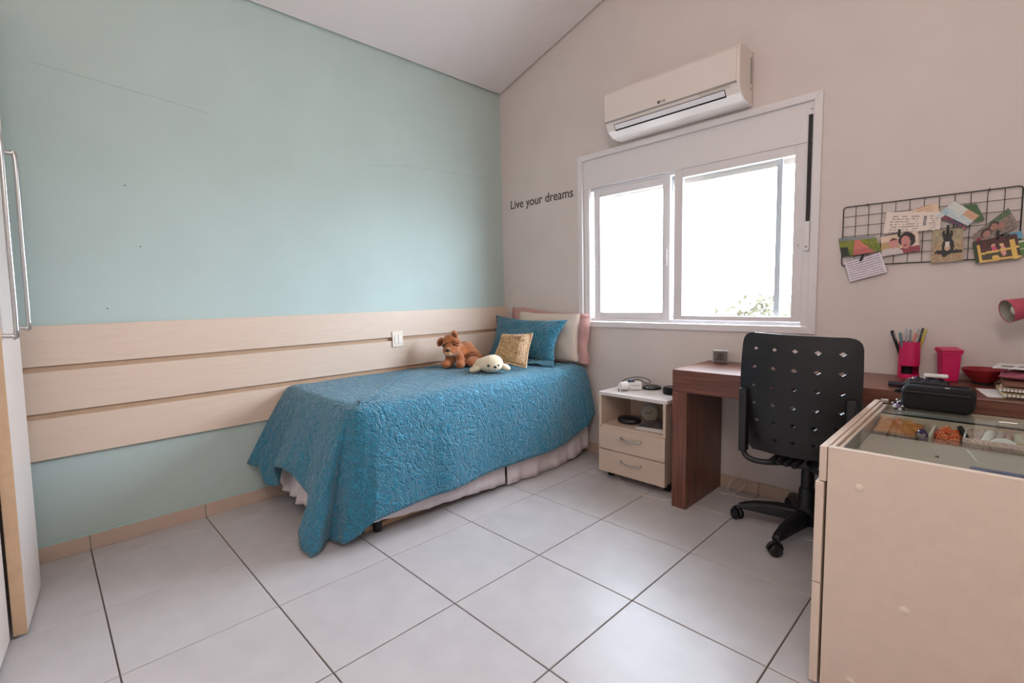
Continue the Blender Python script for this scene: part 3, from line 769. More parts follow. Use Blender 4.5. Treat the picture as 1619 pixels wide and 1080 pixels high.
def f_green(u, v): return mixc((58, 92, 52), (72, 106, 60), nz(u, v, 20))
def f_people(u, v):
    if E2(u, v, .30, .52, .10, .20) or E2(u, v, .52, .40, .09, .20) or E2(u, v, .68, .56, .08, .18): return mixc((176, 126, 110), (150, 100, 88), nz(u, v, 30))
    if E2(u, v, .30, .44, .15, .28) or E2(u, v, .52, .36, .14, .26): return (66, 46, 44)
    if v < .28 and u > .45: return mixc((62, 92, 56), (96, 116, 78), nz(u, v, 20))
    if E2(u, v, .08, .6, .07, .16): return (130, 40, 48)
    return mixc((150, 130, 116), (108, 96, 90), nz(u, v, 14))
def f_blue(u, v): return (96, 160, 190) if u > .3 else (60, 84, 74)
def f_play(u, v):
    if (.10 < u < .16 or .82 < u < .94) and v > .18: return (226, 184, 92)
    if abs(v-.62+.10*u) < .045 and u > .1: return (228, 188, 98)
    if abs(v-.96+.05*u) < .05 and u > .1: return (222, 178, 92)
    if E2(u, v, .46, .48, .06, .16): return (206, 84, 120)
    if E2(u, v, .46, .32, .05, .07) or E2(u, v, .64, .34, .05, .07): return (224, 180, 130)
    if E2(u, v, .65, .60, .06, .22): return (222, 150, 140)
    if E2(u, v, .46, .84, .08, .10): return (230, 190, 110)
    if u < .08: return (52, 66, 40)
    return mixc((96, 44, 48), (60, 36, 36), nz(u, v, 16)) if v < .62 else (70, 66, 44)
def f_grass(u, v): return (206, 206, 190) if abs((v*2.2) % 1-.3) < .1 else (84, 124, 56)
card('photograph', [(2.280, 1.328), (2.419, 1.327), (2.445, 1.259), (2.297, 1.241)], 0, f_field, 'landscape photograph with a green field at the left end of the grid', 'photograph')
card('photograph', [(2.439, 1.317), (2.565, 1.335), (2.577, 1.248), (2.446, 1.233)], 1, f_baby, 'photograph of a dark haired woman cheek to cheek with a baby', 'photograph')
card('note_card', [(2.308, 1.218), (2.441, 1.254), (2.469, 1.165), (2.334, 1.127)], 2, f_note, 'white lined note card hanging tilted below the left end of the grid', 'note card', 40, 54)
card('ticket', [(2.526, 1.418), (2.624, 1.440), (2.634, 1.385), (2.543, 1.360)], 0, f_orange, 'pale orange paper sheet peeping out above the white printed ticket', 'paper', 20, 16)
card('ticket', [(2.456, 1.425), (2.639, 1.401), (2.635, 1.329), (2.447, 1.332)], 1, f_ticket, 'white printed ticket with small rows of text on the grid', 'ticket', 90, 40)
card('photograph', [(2.614, 1.327), (2.706, 1.326), (2.712, 1.199), (2.614, 1.193)], 2, f_dog, 'upright photograph of a small black and white dog', 'photograph')
card('greeting_card', [(2.621, 1.387), (2.674, 1.438), (2.751, 1.370), (2.711, 1.323)], 1, f_pale, 'pale blue and white greeting card tilted above the dog photograph', 'card')
card('green_card', [(2.700, 1.419), (2.740, 1.418), (2.767, 1.354), (2.744, 1.345)], 0, f_green, 'plain dark green card behind the pale greeting card', 'card', 10, 10)
card('photograph', [(2.735, 1.297), (2.830, 1.388), (2.862, 1.319), (2.752, 1.250)], 2, f_people, 'tilted group photograph of people at the right side of the grid', 'photograph')
card('blue_card', [(2.822, 1.288), (2.870, 1.298), (2.874, 1.272), (2.836, 1.262)], 1, f_blue, 'blue strip of card below the tilted group photograph', 'card', 16, 8)
card('photograph', [(2.735, 1.268), (2.857, 1.288), (2.875, 1.196), (2.749, 1.184)], 3, f_play, 'photograph of two children by a yellow wooden fence at the lower right', 'photograph')
card('photograph', [(2.848, 1.262), (2.884, 1.268), (2.890, 1.209), (2.858, 1.204)], 2, f_grass, 'green grass picture strip at the right end of the grid', 'photograph', 12, 16)
for x, z, rz, lab in ((2.376, 1.233, 20, 'black peg clipping the lined note card'), (2.505, 1.328, 0, 'black peg above the baby photograph'),
                      (2.661, 1.328, 0, 'black peg at the top of the dog photograph'), (2.806, 1.290, 0, 'black peg above the children photograph')):
    o = obj('clip', B(-.004, .004, -.005, .004, -.016, .016), M['black'], None, bevel=.0015)
    o.location = (x, YW-.031, z); o.rotation_euler = (0, R(rz), 0); tag(o, lab, 'clip')

# ================================================================== NIGHTSTAND
ns = thing('nightstand', 'low beige nightstand on castors with two drawers and an open shelf', 'nightstand', (1.39, 2.42, 0))
NX0, NX1, NY0, NY1 = 1.176, 1.606, 2.252, 2.575
obj('top', B(NX0-.004, NX1+.006, NY0, NY1, .505, .524), M['nstop'], ns, bevel=.0015)
obj('side_panel', B(NX0, NX0+.018, NY0+.012, NY1, .055, .505), M['nstand'], ns, bevel=.001)
obj('side_panel', B(NX1-.022, NX1-.008, NY0+.014, NY1, .055, .505), M['nstand'], ns, bevel=.001)
for x0_, x1_ in ((NX0, NX0+.018), (NX1-.018, NX1-.002)): obj('front_edge', B(x0_, x1_, NY0-.002, NY0+.0135, .320, .505), M['nstand'], ns, bevel=.001)
obj('back_panel', B(NX0+.018, NX1-.022, NY1-.01, NY1, .055, .505), M['nstand'], ns)
obj('shelf', B(NX0+.018, NX1-.022, NY0+.006, NY1-.01, .316, .332), M['nstand'], ns)
obj('bottom_panel', B(NX0+.018, NX1-.022, NY0+.02, NY1-.01, .055, .07), M['nstand'], ns)
for za, zb in ((.1885, .318), (.050, .1835)):
    d = obj('drawer', B(NX0, NX1-.004, NY0-.006, NY0+.011, za, zb), M['nstand'], ns, bevel=.0012)
    zc = za+.085; hx = 1.397
    pts = curve([(hx-.064, NY0-.004, zc+.004), (hx-.058, NY0-.020, zc-.001), (hx, NY0-.030, zc-.006), (hx+.058, NY0-.020, zc-.001), (hx+.064, NY0-.004, zc+.004)], 6)
    obj('handle', tube(NB(), pts, .0042, 8), M['chrome'], d, smooth=60)
for x in (NX0+.035, NX1-.03):
    for y in (NY0+.065, NY1-.04):
        cst = obj('caster', lathe(NB(), [(0, 0), (.007, 0), (.007, .022), (.016, .022), (.016, .0255), (0, .0255)], (x, y, .029), 12), M['chrome'], ns, smooth=40)
        for dx in (-.010, .010):
            obj('wheel', lathe(NB(), [(0, -.006), (.016, -.006), (.019, -.003), (.019, .003), (.016, .006), (0, .006)], (x+dx, y+.010, .019), 18, Matrix.Rotation(R(90), 4, 'Y')), M['blackgloss'], cst, smooth=40)
# on the nightstand
gt = thing('security_camera', 'white round nosed camera gadget with a black cord on the nightstand', 'gadget', (1.292, 2.41, .524), R(38))
obj('head', lathe(NB(), [(0, 0), (.020, 0), (.026, .004), (.027, .020), (.024, .042), (.019, .052), (0, .052)], (-.020, -.020, .029), 24, Matrix.Rotation(R(90), 4, 'X') @ Matrix.Rotation(R(-62), 4, 'Y')), M['white'], gt, local=True, smooth=50)
obj('body', B(-.012, .062, -.022, .016, .002, .048), M['white'], gt, local=True, bevel=.006)
obj('foot', lathe(NB(), [(0, 0), (.012, 0), (.012, .006), (0, .006)], (-.03, -.02, 0), 16), M['blackgloss'], gt, local=True)
obj('label_strip', B(.010, .050, -.0232, -.0218, .028, .031), M['acgrey'], gt, local=True)
obj('band', B(-.016, .020, -.016, .012, .044, .060), mat('navy blue plastic', (38, 52, 84), .5), gt, local=True, bevel=.004)
obj('cord', tube(NB(), curve([(-.075, -.060, .003), (-.070, -.03, .015), (-.045, 0, .055), (0, .03, .066), (.055, .085, .062), (.105, .095, .050), (.125, .075, .035), (.105, .05, .028), (.05, .04, .056), (.01, .01, .058)], 8), .0024, 6), M['cableb'], gt, local=True, smooth=60)
o = obj('charging_pad', lathe(NB(), [(0, 0), (.050, 0), (.056, .004), (.056, .012), (.048, .018), (.030, .018), (0, .014)], (0, 0, 0), 32), M['blackgloss'], None, smooth=40)
o.location = (1.372, 2.515, .524); tag(o, 'flat black round pad on the nightstand beside the white camera', 'gadget')
hp_ = thing('smart_speaker', 'black puck shaped speaker on the nightstand next to the desk', 'speaker', (1.535, 2.455, .524))
obj('body', lathe(NB(), [(0, 0), (.046, 0), (.052, .006), (.052, .030), (.047, .038), (0, .039)], (1.535, 2.455, .524), 32), M['blackfab'], hp_, smooth=40)
obj('top_disc', lathe(NB(), [(0, .0385), (.042, .0385), (.042, .040), (0, .040)], (1.535, 2.455, .524), 32), M['blackgloss'], hp_, smooth=40)
# in the open shelf
o = obj('black_case', lathe(NB(), [(0, 0), (.058, 0), (.072, .010), (.074, .020), (.066, .032), (.03, .038), (0, .038)], (0, 0, 0), 32), M['blackgloss'], None, smooth=50)
o.location = (1.305, 2.375, .332); o.scale = (1, .8, 1); tag(o, 'black rounded headphone case in the open nightstand shelf', 'case')
ck = thing('alarm_clock', 'round pale alarm clock at the back of the nightstand shelf', 'clock', (1.385, 2.47, .332), R(35))
obj('body', lathe(NB(), [(0, -.02), (.044, -.02), (.050, -.012), (.050, .015), (.044, .02), (0, .02)], (0, 0, .056), 28, RXT), M['acgrey'], ck, local=True, smooth=40)
obj('dial', lathe(NB(), [(0, .0205), (.041, .0205), (.041, .0215), (0, .0215)], (0, 0, .056), 28, RXT), mat('aged clock dial', (158, 146, 126), .5), ck, local=True)
for a, l in ((50, .022), (170, .032)): obj('hand', cyl(NB(), (0, -.0225, .056), (l*math.cos(R(a)), -.0225, .056+l*math.sin(R(a))), .0014, 6), M['dark'], ck, local=True)
for x in (-.025, .025): obj('foot', cyl(NB(), (x, 0, 0), (x*.8, 0, .014), .005, 8), M['acgrey'], ck, local=True)
def magazine(name, loc, sx, sy, sz, rz, mcov, label, cat, grp=None, spiral=False):
    t = thing(name, label, cat, loc, rz, grp)
    obj('pages', B(-sx/2+.001, sx/2-.002, -sy/2+.001, sy/2-.002, .0012, sz-.0012), M['paper'], t, local=True)
    bm = NB(); box(bm, -sx/2, sx/2, -sy/2, sy/2, 0, .0012); box(bm, -sx/2, sx/2, -sy/2, sy/2, sz-.0012, sz)
    if not spiral: box(bm, -sx/2-.001, -sx/2+.0008, -sy/2, sy/2, 0, sz)
    obj('cover', bm, mcov, t, local=True)
    if spiral:
        n = 14
        for k in range(n):
            y = -sy/2+.01+(sy-.02)*k/(n-1); p = [(-sx/2+.004+.0065*math.cos(q), y, sz/2+(sz/2+.003)*math.sin(q)) for q in [R(30*i) for i in range(13)]]
            obj('spiral_ring', tube(NB(), p, .0009, 5, False), M['cableb'], t, local=True)
    return t
magazine('magazine', (1.480, 2.395, .332), .17, .19, .008, R(10), mat('patterned grey cover', (96, 88, 92), .4, var=.7, vscale=28), 'grey patterned magazine, upper of two in the nightstand shelf', 'magazine').location.z = .3405
magazine('magazine', (1.478, 2.390, .332), .175, .19, .008, R(4), mat('cream cover', (214, 200, 184), .4, var=.1), 'cream edged magazine at the bottom of the nightstand shelf', 'magazine')
o = obj('black_bottle', lathe(NB(), [(0, 0), (.018, 0), (.018, .06), (.008, .07), (.008, .085), (0, .085)], (0, 0, 0), 16), M['blackgloss'], None, smooth=40)
o.location = (1.552, 2.52, .332); tag(o, 'small black bottle at the back right of the nightstand shelf', 'bottle')

# ================================================================== DESK
dk = thing('desk', 'long dark walnut desk with a thick slab leg under the window', 'desk', (2.55, 2.39, 0))
DX0, DX1, DY0, DY1 = 1.681, XR-.02, 2.172, 2.600
obj('top', B(DX0, DX1, DY0, DY1, .601, .712), M['wood'], dk, bevel=.0015)
obj('leg', B(DX0, DX0+.076, DY0, DY1-.002, 0, .6005), M['woodv'], dk, bevel=.0015)
obj('leg', B(DX1-.076, DX1, DY0, DY1-.002, 0, .6005), M['woodv'], dk, bevel=.0015)
obj('leg_seam', B(DX0-.0006, DX0+.0006, DY0+.012, DY0+.014, 0, .601), M['dark'], dk)
ZD = .7125
sp = thing('speaker', 'small grey cube loudspeaker at the left end of the desk', 'speaker', (1.775, 2.525, ZD), R(22))
obj('case', B(-.0395, .0395, -.030, .030, 0, .072), mat('pale grey rubber', (176, 172, 168), .5), sp, local=True, bevel=.009, seg=3)
obj('grille', B(-.034, .034, -.0325, -.0285, .004, .067), mat('grey mesh', (122, 114, 108), .7, bump=.6, bscale=900), sp, local=True, bevel=.003)
def block_letters(x0, z0, y, strokes):
    bm = NB()
    for xa, xb, za, zb in strokes: box(bm, x0+xa*1.15, x0+xb*1.15, y, y+.0012, z0+za*1.2, z0+zb*1.2)
    return bm
obj('logo_letters', block_letters(-.0178, .020, -.0336, [
    (.006, .009, .003, .030), (.001, .006, 0, .003), (0, .003, .002, .008), (.006, .008, .001, .003),
    (.012, .015, 0, .030), (.015, .019, .027, .030), (.015, .019, .0135, .0165), (.015, .019, 0, .003), (.018, .021, .0175, .026), (.018, .021, .004, .0125),
    (.024, .027, 0, .030), (.027, .032, 0, .003)]), mat('dark logo ink', (26, 22, 22), .6), sp, local=True)

pcup = thing('pencil_cup', 'round hot pink desk organiser cup holding pens', 'pencil cup', (2.563, 2.55, ZD))
CX, CY = 2.563, 2.548
bm = NB(); rc = .037; hz = .153; n = 40; 
# wall of the cup with a slot cut low at the front (towards the room)
ang = [2*PI*k/n for k in range(n)]; zs = [0, .018, .052, hz]
V = [[[bm.verts.new((CX+r*math.cos(a), CY+r*math.sin(a), ZD+z)) for a in ang] for z in zs] for r in (rc, rc-.003)]
def slot(k):
    a = (ang[k]+PI/n-R(-52)+PI) % (2*PI)-PI; return abs(a) < R(78)
for si in (0, 1):
    for zi in range(3):
        for k in range(n):
            if zi == 1 and slot(k): continue
            q = [V[si][zi][k], V[si][zi][(k+1) % n], V[si][zi+1][(k+1) % n], V[si][zi+1][k]]
            bm.faces.new(q if si == 0 else q[::-1])
for k in range(n):
    bm.faces.new((V[0][3][k], V[0][3][(k+1) % n], V[1][3][(k+1) % n], V[1][3][k]))
    bm.faces.new((V[0][0][(k+1) % n], V[0][0][k], V[1][0][k], V[1][0][(k+1) % n]))
bm.faces.new(V[1][1][::-1] if False else [V[1][0][k] for k in range(n)])
obj('cup', bm, M['pink'], pcup, smooth=40)
obj('shelf', lathe(NB(), [(0, .052), (rc-.003, .052), (rc-.003, .055), (0, .055)], (CX, CY, ZD), 32), M['pink'], pcup)
obj('slot_shade_block', lathe(NB(), [(0, .003), (.020, .003), (.020, .051), (0, .051)], (CX-.008, CY+.010, ZD), 20), M['dark'], pcup)  # near-black block standing in for the shade inside the open slot
o = obj('eraser', B(-.026, .022, -.006, .006, 0, .010), mat('blue eraser', (40, 62, 120), .6), None, bevel=.002); o.location = (CX+.014, CY-.016, ZD+.020); o.rotation_euler = (0, 0, R(38)); o.location.z = ZD+.003; tag(o, 'dark blue eraser in the low slot of the pink cup', 'eraser')
PEN = [((-.024, -.006), (-.052, -.020), .105, .006, (26, 26, 30), 'black felt pen leaning left in the pink cup'),
       ((-.014, -.016), (-.026, -.030), .098, .0055, (96, 146, 150), 'pale teal pen in front in the pink cup'),
       ((-.010, .006), (-.014, .012), .112, .004, (176, 178, 186), 'grey mechanical pencil at the back of the pink cup'),
       ((.004, .010), (-.002, .018), .108, .004, (150, 156, 172), 'bluish grey pencil at the back of the pink cup'),
       ((.010, -.006), (.022, -.004), .118, .005, (198, 202, 200), 'silver patterned pen in the pink cup'),
       ((.004, -.018), (.018, -.022), .096, .0045, (226, 130, 112), 'coral pencil at the front of the pink cup'),
       ((.022, -.004), (.044, .006), .112, .005, (204, 180, 70), 'yellow pencil leaning right in the pink cup'),
       ((.018, .010), (.034, .018), .116, .0045, (54, 62, 70), 'dark grey pen behind the yellow pencil')]
for (a, b, h, r, col, lab) in PEN:
    p0 = Vector((CX+a[0]*.75, CY+a[1]*.75, ZD+.0555)); p1 = Vector((CX+b[0]*1.15, CY+b[1]*1.15, ZD+.0555+h+.040))
    t = thing('pen', lab, 'pen', p0, 0, 'pens in the pink cup'); pm = mat('pen '+lab, col, .4)
    obj('barrel', tube(NB(), [p0, p0.lerp(p1, .84)], r, 10), pm, t, smooth=40)
    obj('cap', tube(NB(), [p0.lerp(p1, .845), p0.lerp(p1, .98), p1], [r*1.12, r*1.05, r*.4], 10), pm, t, smooth=40)
    obj('pocket_clip', tube(NB(), [p0.lerp(p1, .95)+Vector((.5, -.86, 0))*r*1.4, p0.lerp(p1, .74)+Vector((.5, -.86, 0))*r*1.5], r*.22, 6), M['chrome'], t)
bn = thing('pink_bin', 'small hot pink plastic bin with an overhanging lid on the desk', 'bin', (2.690, 2.54, ZD), R(24))
bm = NB()
lo = [(-.026, -.024), (.026, -.024), (.026, .024), (-.026, .024)]; hi = [(-.031, -.028), (.031, -.028), (.031, .028), (-.031, .028)]
va = [bm.verts.new((x, y, 0)) for x, y in lo]; vb = [bm.verts.new((x, y, .118)) for x, y in hi]
bm.faces.new(va[::-1]); bm.faces.new(vb)
for k in range(4): bm.faces.new((va[k], va[(k+1) % 4], vb[(k+1) % 4], vb[k]))
obj('bucket', bm, M['pink'], bn, local=True, bevel=.004)
obj('rim', B(-.034, .034, -.031, .031, .112, .122), M['pink'], bn, local=True, bevel=.002)
ld = NB(); prism(ld, [(-.033, .122), (-.033, .128), (.030, .136), (.033, .122)], 'x', -.035, .035); obj('lid', ld, M['pink'], bn, local=True, bevel=.002)
obj('hinge', cyl(NB(), (-.038, .030, .126), (.038, .030, .126), .004, 10), M['pink'], bn, local=True)
bw = thing('red_bowl', 'dark red lacquered shallow bowl on the desk behind the papers', 'bowl', (2.795, 2.53, ZD))
obj('bowl', lathe(NB(), [(0, 0), (.024, 0), (.026, .006), (.045, .022), (.062, .046), (.068, .058), (.066, .060), (.058, .047), (.040, .026), (.02, .012), (0, .010)], (2.795, 2.53, ZD), 36), M['red'], bw, smooth=50)
obj('foot_ring', lathe(NB(), [(.022, 0), (.030, 0), (.030, .008), (.022, .008)], (2.795, 2.53, ZD), 24), M['dark'], bw)
# papers, books at the right
z = ZD
def stack(name, sx, sy, sz, x, y, rz, m, lab, cat, spiral=False):
    global z
    t = magazine(name, (x, y, z+.0015), sx, sy, sz, rz, m, lab, cat, 'papers and notebooks stacked on the desk', spiral); z += sz+.0020+(.0035 if spiral else 0); return t
o = obj('loose_paper', B(-.13, .15, -.075, .10, 0, .0012), M['paper'], None); o.location = (2.925, 2.325, z); o.rotation_euler = (0, 0, R(12)); tag(o, 'loose white paper sheets under the notebooks on the desk', 'paper'); z += .0045
stack('notebook', .21, .15, .009, 2.915, 2.335, R(96), mat('yellowed paper cover', (206, 186, 130), .6, var=.1), 'yellowish spiral notebook at the bottom of the desk stack', 'notebook', True)
stack('notebook', .20, .14, .009, 2.912, 2.345, R(88), mat('buff card cover', (196, 172, 150), .6), 'buff spiral notebook second from the bottom of the desk stack', 'notebook', True)
stack('book', .19, .135, .012, 2.912, 2.37, R(92), mat('brown book cover', (120, 74, 60), .5), 'brown covered book below the dusky pink pouch on the desk', 'book')
pp = thing('pink_pouch', 'dusky pink fabric pouch in the desk stack', 'pouch', (2.945, 2.39, z), R(4), 'papers and notebooks stacked on the desk')
pillow('pouch', [(2.835, 2.315, z+.014), (3.06, 2.31, z+.014), (3.06, 2.47, z+.014), (2.84, 2.47, z+.014)], .030, mat('dusky pink fabric', (158, 84, 100), .8, bump=.3, bscale=90), pp, sag=.02)
obj('zip', tube(NB(), [(2.86, 2.325, z+.017), (3.04, 2.321, z+.017)], .002, 6), M['chrome'], pp)
z += .038
o = card  # noqa
sheet = thing('newspaper', 'folded printed newspaper lying on top of the desk stack', 'newspaper', (2.95, 2.40, z), R(-6), 'papers and notebooks stacked on the desk')
obj('folded_sheet', B(-.125, .12, -.070, .075, 0, .006), M['paper'], sheet, local=True, bevel=.0025)
for k in range(5): obj('picture', B(-.105+.043*k, -.075+.043*k, -.060+.02*(k % 2), -.005+.012*(k % 3), .006, .0065), M['acgrey'], sheet, local=True)
obj('crease_edge', B(-.122, .118, -.0712, -.0695, .0012, .0026), M['dark'], sheet, local=True)
# desk lamp, its head reaching into the picture
lp_ = thing('desk_lamp', 'rose pink desk lamp with a cone head above the desk', 'lamp', (3.22, 2.42, ZD))
ax = Vector((-.84, -.48, -.22)).normalized(); q4 = Vector((0, 0, 1)).rotation_difference(ax).to_matrix().to_4x4(); tip = Vector((2.846, 2.43, 1.000))
oc = tip-ax*.145
shd = obj('lamp_shade', lathe(NB(), [(.0, 0), (.022, 0), (.027, .012), (.032, .05), (.0425, .143), (.0425, .146), (.0405, .146), (.030, .05), (.024, .014), (0, .012)], oc, 32, q4), M['lamp'], lp_, smooth=45)
obj('reflector', lathe(NB(), [(.0402, .144), (.029, .05), (.022, .022), (0, .022)], oc, 32, q4), M['lampin'], lp_, smooth=180)
obj('bulb', lathe(NB(), [(.012, .03), (.014, .06), (.022, .092), (.0235, .110), (.016, .126), (0, .132)], oc, 20, q4), mat('frosted bulb', (236, 230, 218), .3), lp_, smooth=180)
obj('arm', tube(NB(), curve([tuple(oc+ax*.01), (3.10, 2.46, 1.10), (3.22, 2.45, 1.02), (3.26, 2.43, .86), (3.22, 2.42, .735)], 8), .007, 10), M['lamp'], lp_, smooth=60)
obj('base', lathe(NB(), [(0, 0), (.075, 0), (.078, .006), (.070, .016), (.02, .026), (0, .026)], (3.22, 2.42, ZD), 32), M['lamp'], lp_, smooth=45)

# ================================================================== OFFICE CHAIR
ch = thing('office_chair', 'black plastic swivel office chair with diamond holes in its backrest', 'office chair', (2.262, 2.312, 0))
def bmap(p, q):   # backrest: p across, q up, both in -1..1
    zc = .683; hh = .243
    z = zc+hh*q
    wdt = .196+.013*math.sin((q+1)*1.35) if q > -.2 else .198-.010*(abs(q)-.2)
    x = 2.293+.010*(q+.2)*.6+wdt*p
    y = 1.925+.050*p*p-.030*q+.025*(q*q)
    return Vector((x, y, z-.006*p*q))
bm = NB(); nx, nq = 5, 6; S = .90
gv = {}
def gp_(i, j): return (-S+2*S*i/nx, -S+2*S*j/nq)
for i in range(nx+1):
    for j in range(nq+1): gv[i, j] = bm.verts.new(bmap(*gp_(i, j)))
for i in range(nx):
    for j in range(nq):
        a, b, c_, d = gv[i, j], gv[i+1, j], gv[i+1, j+1], gv[i, j+1]
        p0, q0 = gp_(i, j); p1, q1 = gp_(i+1, j+1); pm_, qm = (p0+p1)/2, (q0+q1)/2; dx, dq = .058, .036
        bo, ri, to, le = [bm.verts.new(bmap(*w)) for w in ((pm_, qm-dq), (pm_+dx, qm), (pm_, qm+dq), (pm_-dx, qm))]
        for f in ((a, b, bo), (b, ri, bo), (b, c_, ri), (c_, to, ri), (c_, d, to), (d, le, to), (d, a, le), (a, bo, le)): bm.faces.new(f)
ring = [(i, 0) for i in range(nx)]+[(nx, j) for j in range(nq)]+[(i, nq) for i in range(nx, 0, -1)]+[(0, j) for j in range(nq, 0, -1)]
K = 4; outer = []
def rsq(p, q, rr=.20):
    m_ = max(abs(p), abs(q)); p, q = p/m_, q/m_
    if abs(p) > 1-rr and abs(q) > 1-rr*.8:
        vx, vy = (abs(p)-(1-rr))/rr, (abs(q)-(1-rr*.8))/(rr*.8); l = math.hypot(vx, vy); mx = max(vx, vy)
        if l > 1e-6: vx, vy = vx/l*mx, vy/l*mx
        p = math.copysign(1-rr+vx*rr, p); q = math.copysign(1-rr*.8+vy*rr*.8, q)
    return p, q
for k in range(len(ring)):
    a = gp_(*ring[k]); b = gp_(*ring[(k+1) % len(ring)])
    for s in range(K): outer.append(bm.verts.new(bmap(*rsq(a[0]+(b[0]-a[0])*s/K, a[1]+(b[1]-a[1])*s/K))))
LO = len(outer)
for k in range(len(ring)):
    a, b = gv[ring[k]], gv[ring[(k+1) % len(ring)]]
    for s in range(K):
        o0, o1 = outer[(k*K+s) % LO], outer[(k*K+s+1) % LO]
        if s < K//2: bm.faces.new((o0, o1, a))
        else: bm.faces.new((o0, o1, b))
        if s == K//2-1: bm.faces.new((a, o1, b))
bmesh.ops.recalc_face_normals(bm, faces=bm.faces)
br = obj('backrest', bm, M['black'], ch, smooth=180)
s_ = br.modifiers.new('thickness', 'SOLIDIFY'); s_.thickness = .010; s_.offset = 1
s_ = br.modifiers.new('crisp edges', 'EDGE_SPLIT'); s_.split_angle = R(35)
try: br.data.set_sharp_from_angle(angle=R(50))
except Exception: pass
def rbox(name, x0, x1, y0, y1, z0, z1, m, p, bv): return obj(name, B(x0, x1, y0, y1, z0, z1), m, p, bevel=bv, seg=4, smooth=60)
rbox('seat', 2.075, 2.470, 2.06, 2.46, .432, .490, M['blackfab'], ch, .026)
rbox('seat_shell', 2.095, 2.450, 2.075, 2.44, .412, .434, M['black'], ch, .010)
for sx in (-1, 1):
    xb = 2.29+sx*.185
    rbox('back_bracket', xb-.015, xb+.015, 1.945, 1.985, .435, .700, M['black'], ch, .006)
    obj('arm_tube', tube(NB(), curve([(xb, 1.965, .45), (xb-sx*.004, 1.962, .428), (xb-sx*.022, 1.962, .410), (xb-sx*.055, 1.965, .402), (xb-sx*.105, 1.985, .402), (2.29+sx*.04, 2.06, .392), (2.275+sx*.02, 2.16, .380)], 7), .011, 10), M['black'], ch, smooth=60)
    a_ = obj('armrest', tube(NB(), curve([(xb-sx*.002, 1.975, .640), (xb+sx*.008, 2.03, .645), (xb+sx*.006, 2.13, .640)], 5), .014, 10), M['black'], ch, smooth=60)
obj('tilt_mechanism', B(2.20, 2.33, 2.12, 2.40, .352, .413), M['black'], ch, bevel=.008)
bm = NB()
for k in range(4): box(bm, 2.20+.028*k, 2.216+.028*k, 1.975, 2.09, .404-.002*k, .416)
obj('underseat_webbing', bm, M['blackfab'], ch)
obj('lever', tube(NB(), curve([(2.33, 2.28, .37), (2.45, 2.27, .365), (2.50, 2.27, .372)], 4), .006, 8), M['blackgloss'], ch)
HXc, HYc = 2.262, 2.298
obj('gas_column', lathe(NB(), [(0, .07), (.034, .07), (.034, .20), (.031, .215), (.026, .22), (.026, .29), (.022, .30), (.022, .36), (0, .36)], (HXc, HYc, 0), 24), M['black'], ch, smooth=40)
obj('hub', lathe(NB(), [(0, .055), (.042, .055), (.05, .065), (.05, .115), (.036, .13), (0, .13)], (HXc, HYc, 0), 24), M['black'], ch, smooth=40)
for k in range(5):
    a = R(189.5+72*k); d = Vector((math.cos(a), math.sin(a), 0)); sd_ = Vector((-d.y, d.x, 0)); c0_ = Vector((HXc, HYc, 0))
    bm = NB(); secs = []
    for r_, w_, z0, z1 in ((.03, .030, .060, .122), (.12, .027, .062, .120), (.20, .023, .062, .108), (.25, .020, .060, .094), (.280, .017, .060, .080)):
        c1 = c0_+d*r_
        secs.append([bm.verts.new(c1+sd_*w+Vector((0, 0, zz))) for w, zz in ((-w_, z0), (w_, z0), (w_, z1-.012), (w_*.55, z1), (-w_*.55, z1), (-w_, z1-.012))])
    for s0, s1_ in zip(secs, secs[1:]):
        for q in range(6): bm.faces.new((s0[q], s0[(q+1) % 6], s1_[(q+1) % 6], s1_[q]))
    bm.faces.new(secs[0][::-1]); bm.faces.new(secs[-1]); bmesh.ops.recalc_face_normals(bm, faces=bm.faces)
    arm = obj('leg', bm, M['black'], ch, bevel=.004, smooth=50)
    e = c0_+d*.286
    w_ax = sd_*math.cos(.7)+d*math.sin(.7); qw = Vector((0, 0, 1)).rotation_difference(w_ax).to_matrix().to_4x4()
    bm = NB()
    for off in (-.0125, .0125): lathe(bm, [(0, -.010), (.021, -.010), (.026, -.006), (.026, .006), (.021, .010), (0, .010)], e+w_ax*off+Vector((0, 0, .026)), 22, qw)
    tube(bm, [e+Vector((0, 0, .03)), e+Vector((0, 0, .066))], .008, 8)
    hood = [e+Vector((0, 0, .026))+(w_ax.cross(Vector((0, 0, 1))))*(.030*math.cos(R(t)))+Vector((0, 0, .030*math.sin(R(t)))) for t in range(10, 181, 17)]
    tube(bm, hood, .007, 8)
    obj('caster', bm, M['blackgloss'], arm, smooth=50)

# ================================================================== DRAWER CABINET with a glass top
cb = thing('drawer_cabinet', 'beige glass topped drawer cabinet in the right foreground', 'cabinet', (2.8, 1.75, 0))
KX0, KX1, KY0, KY1, KZ = 2.535, 3.06, 1.368, 2.128, .680
obj('side_panel', B(KX0, KX1, KY0, KY0+.018, .006, KZ), M['cab'], cb, bevel=.0012)
obj('side_panel', B(KX0, KX1, KY1-.018, KY1, .006, KZ-.014), M['cab'], cb, bevel=.0012)
obj('back_panel', B(KX1-.018, KX1, KY0+.018, KY1-.018, .006, KZ), M['cab'], cb)
obj('base_panel', B(KX0, KX1-.018, KY0+.018, KY1-.018, .006, .024), M['cab'], cb)
obj('drawer_floor', B(KX0, KX1-.018, KY0+.018, KY1-.018, .582, .590), M['cabin'], cb)
obj('top_front', B(2.5155, 2.5325, KY0, KY1, .586, KZ), M['cab'], cb, bevel=.0012)
obj('top_rail', B(2.5335, 2.542, KY0+.018, KY1-.018, .592, .676), M['cabedge'], cb, bevel=.001)
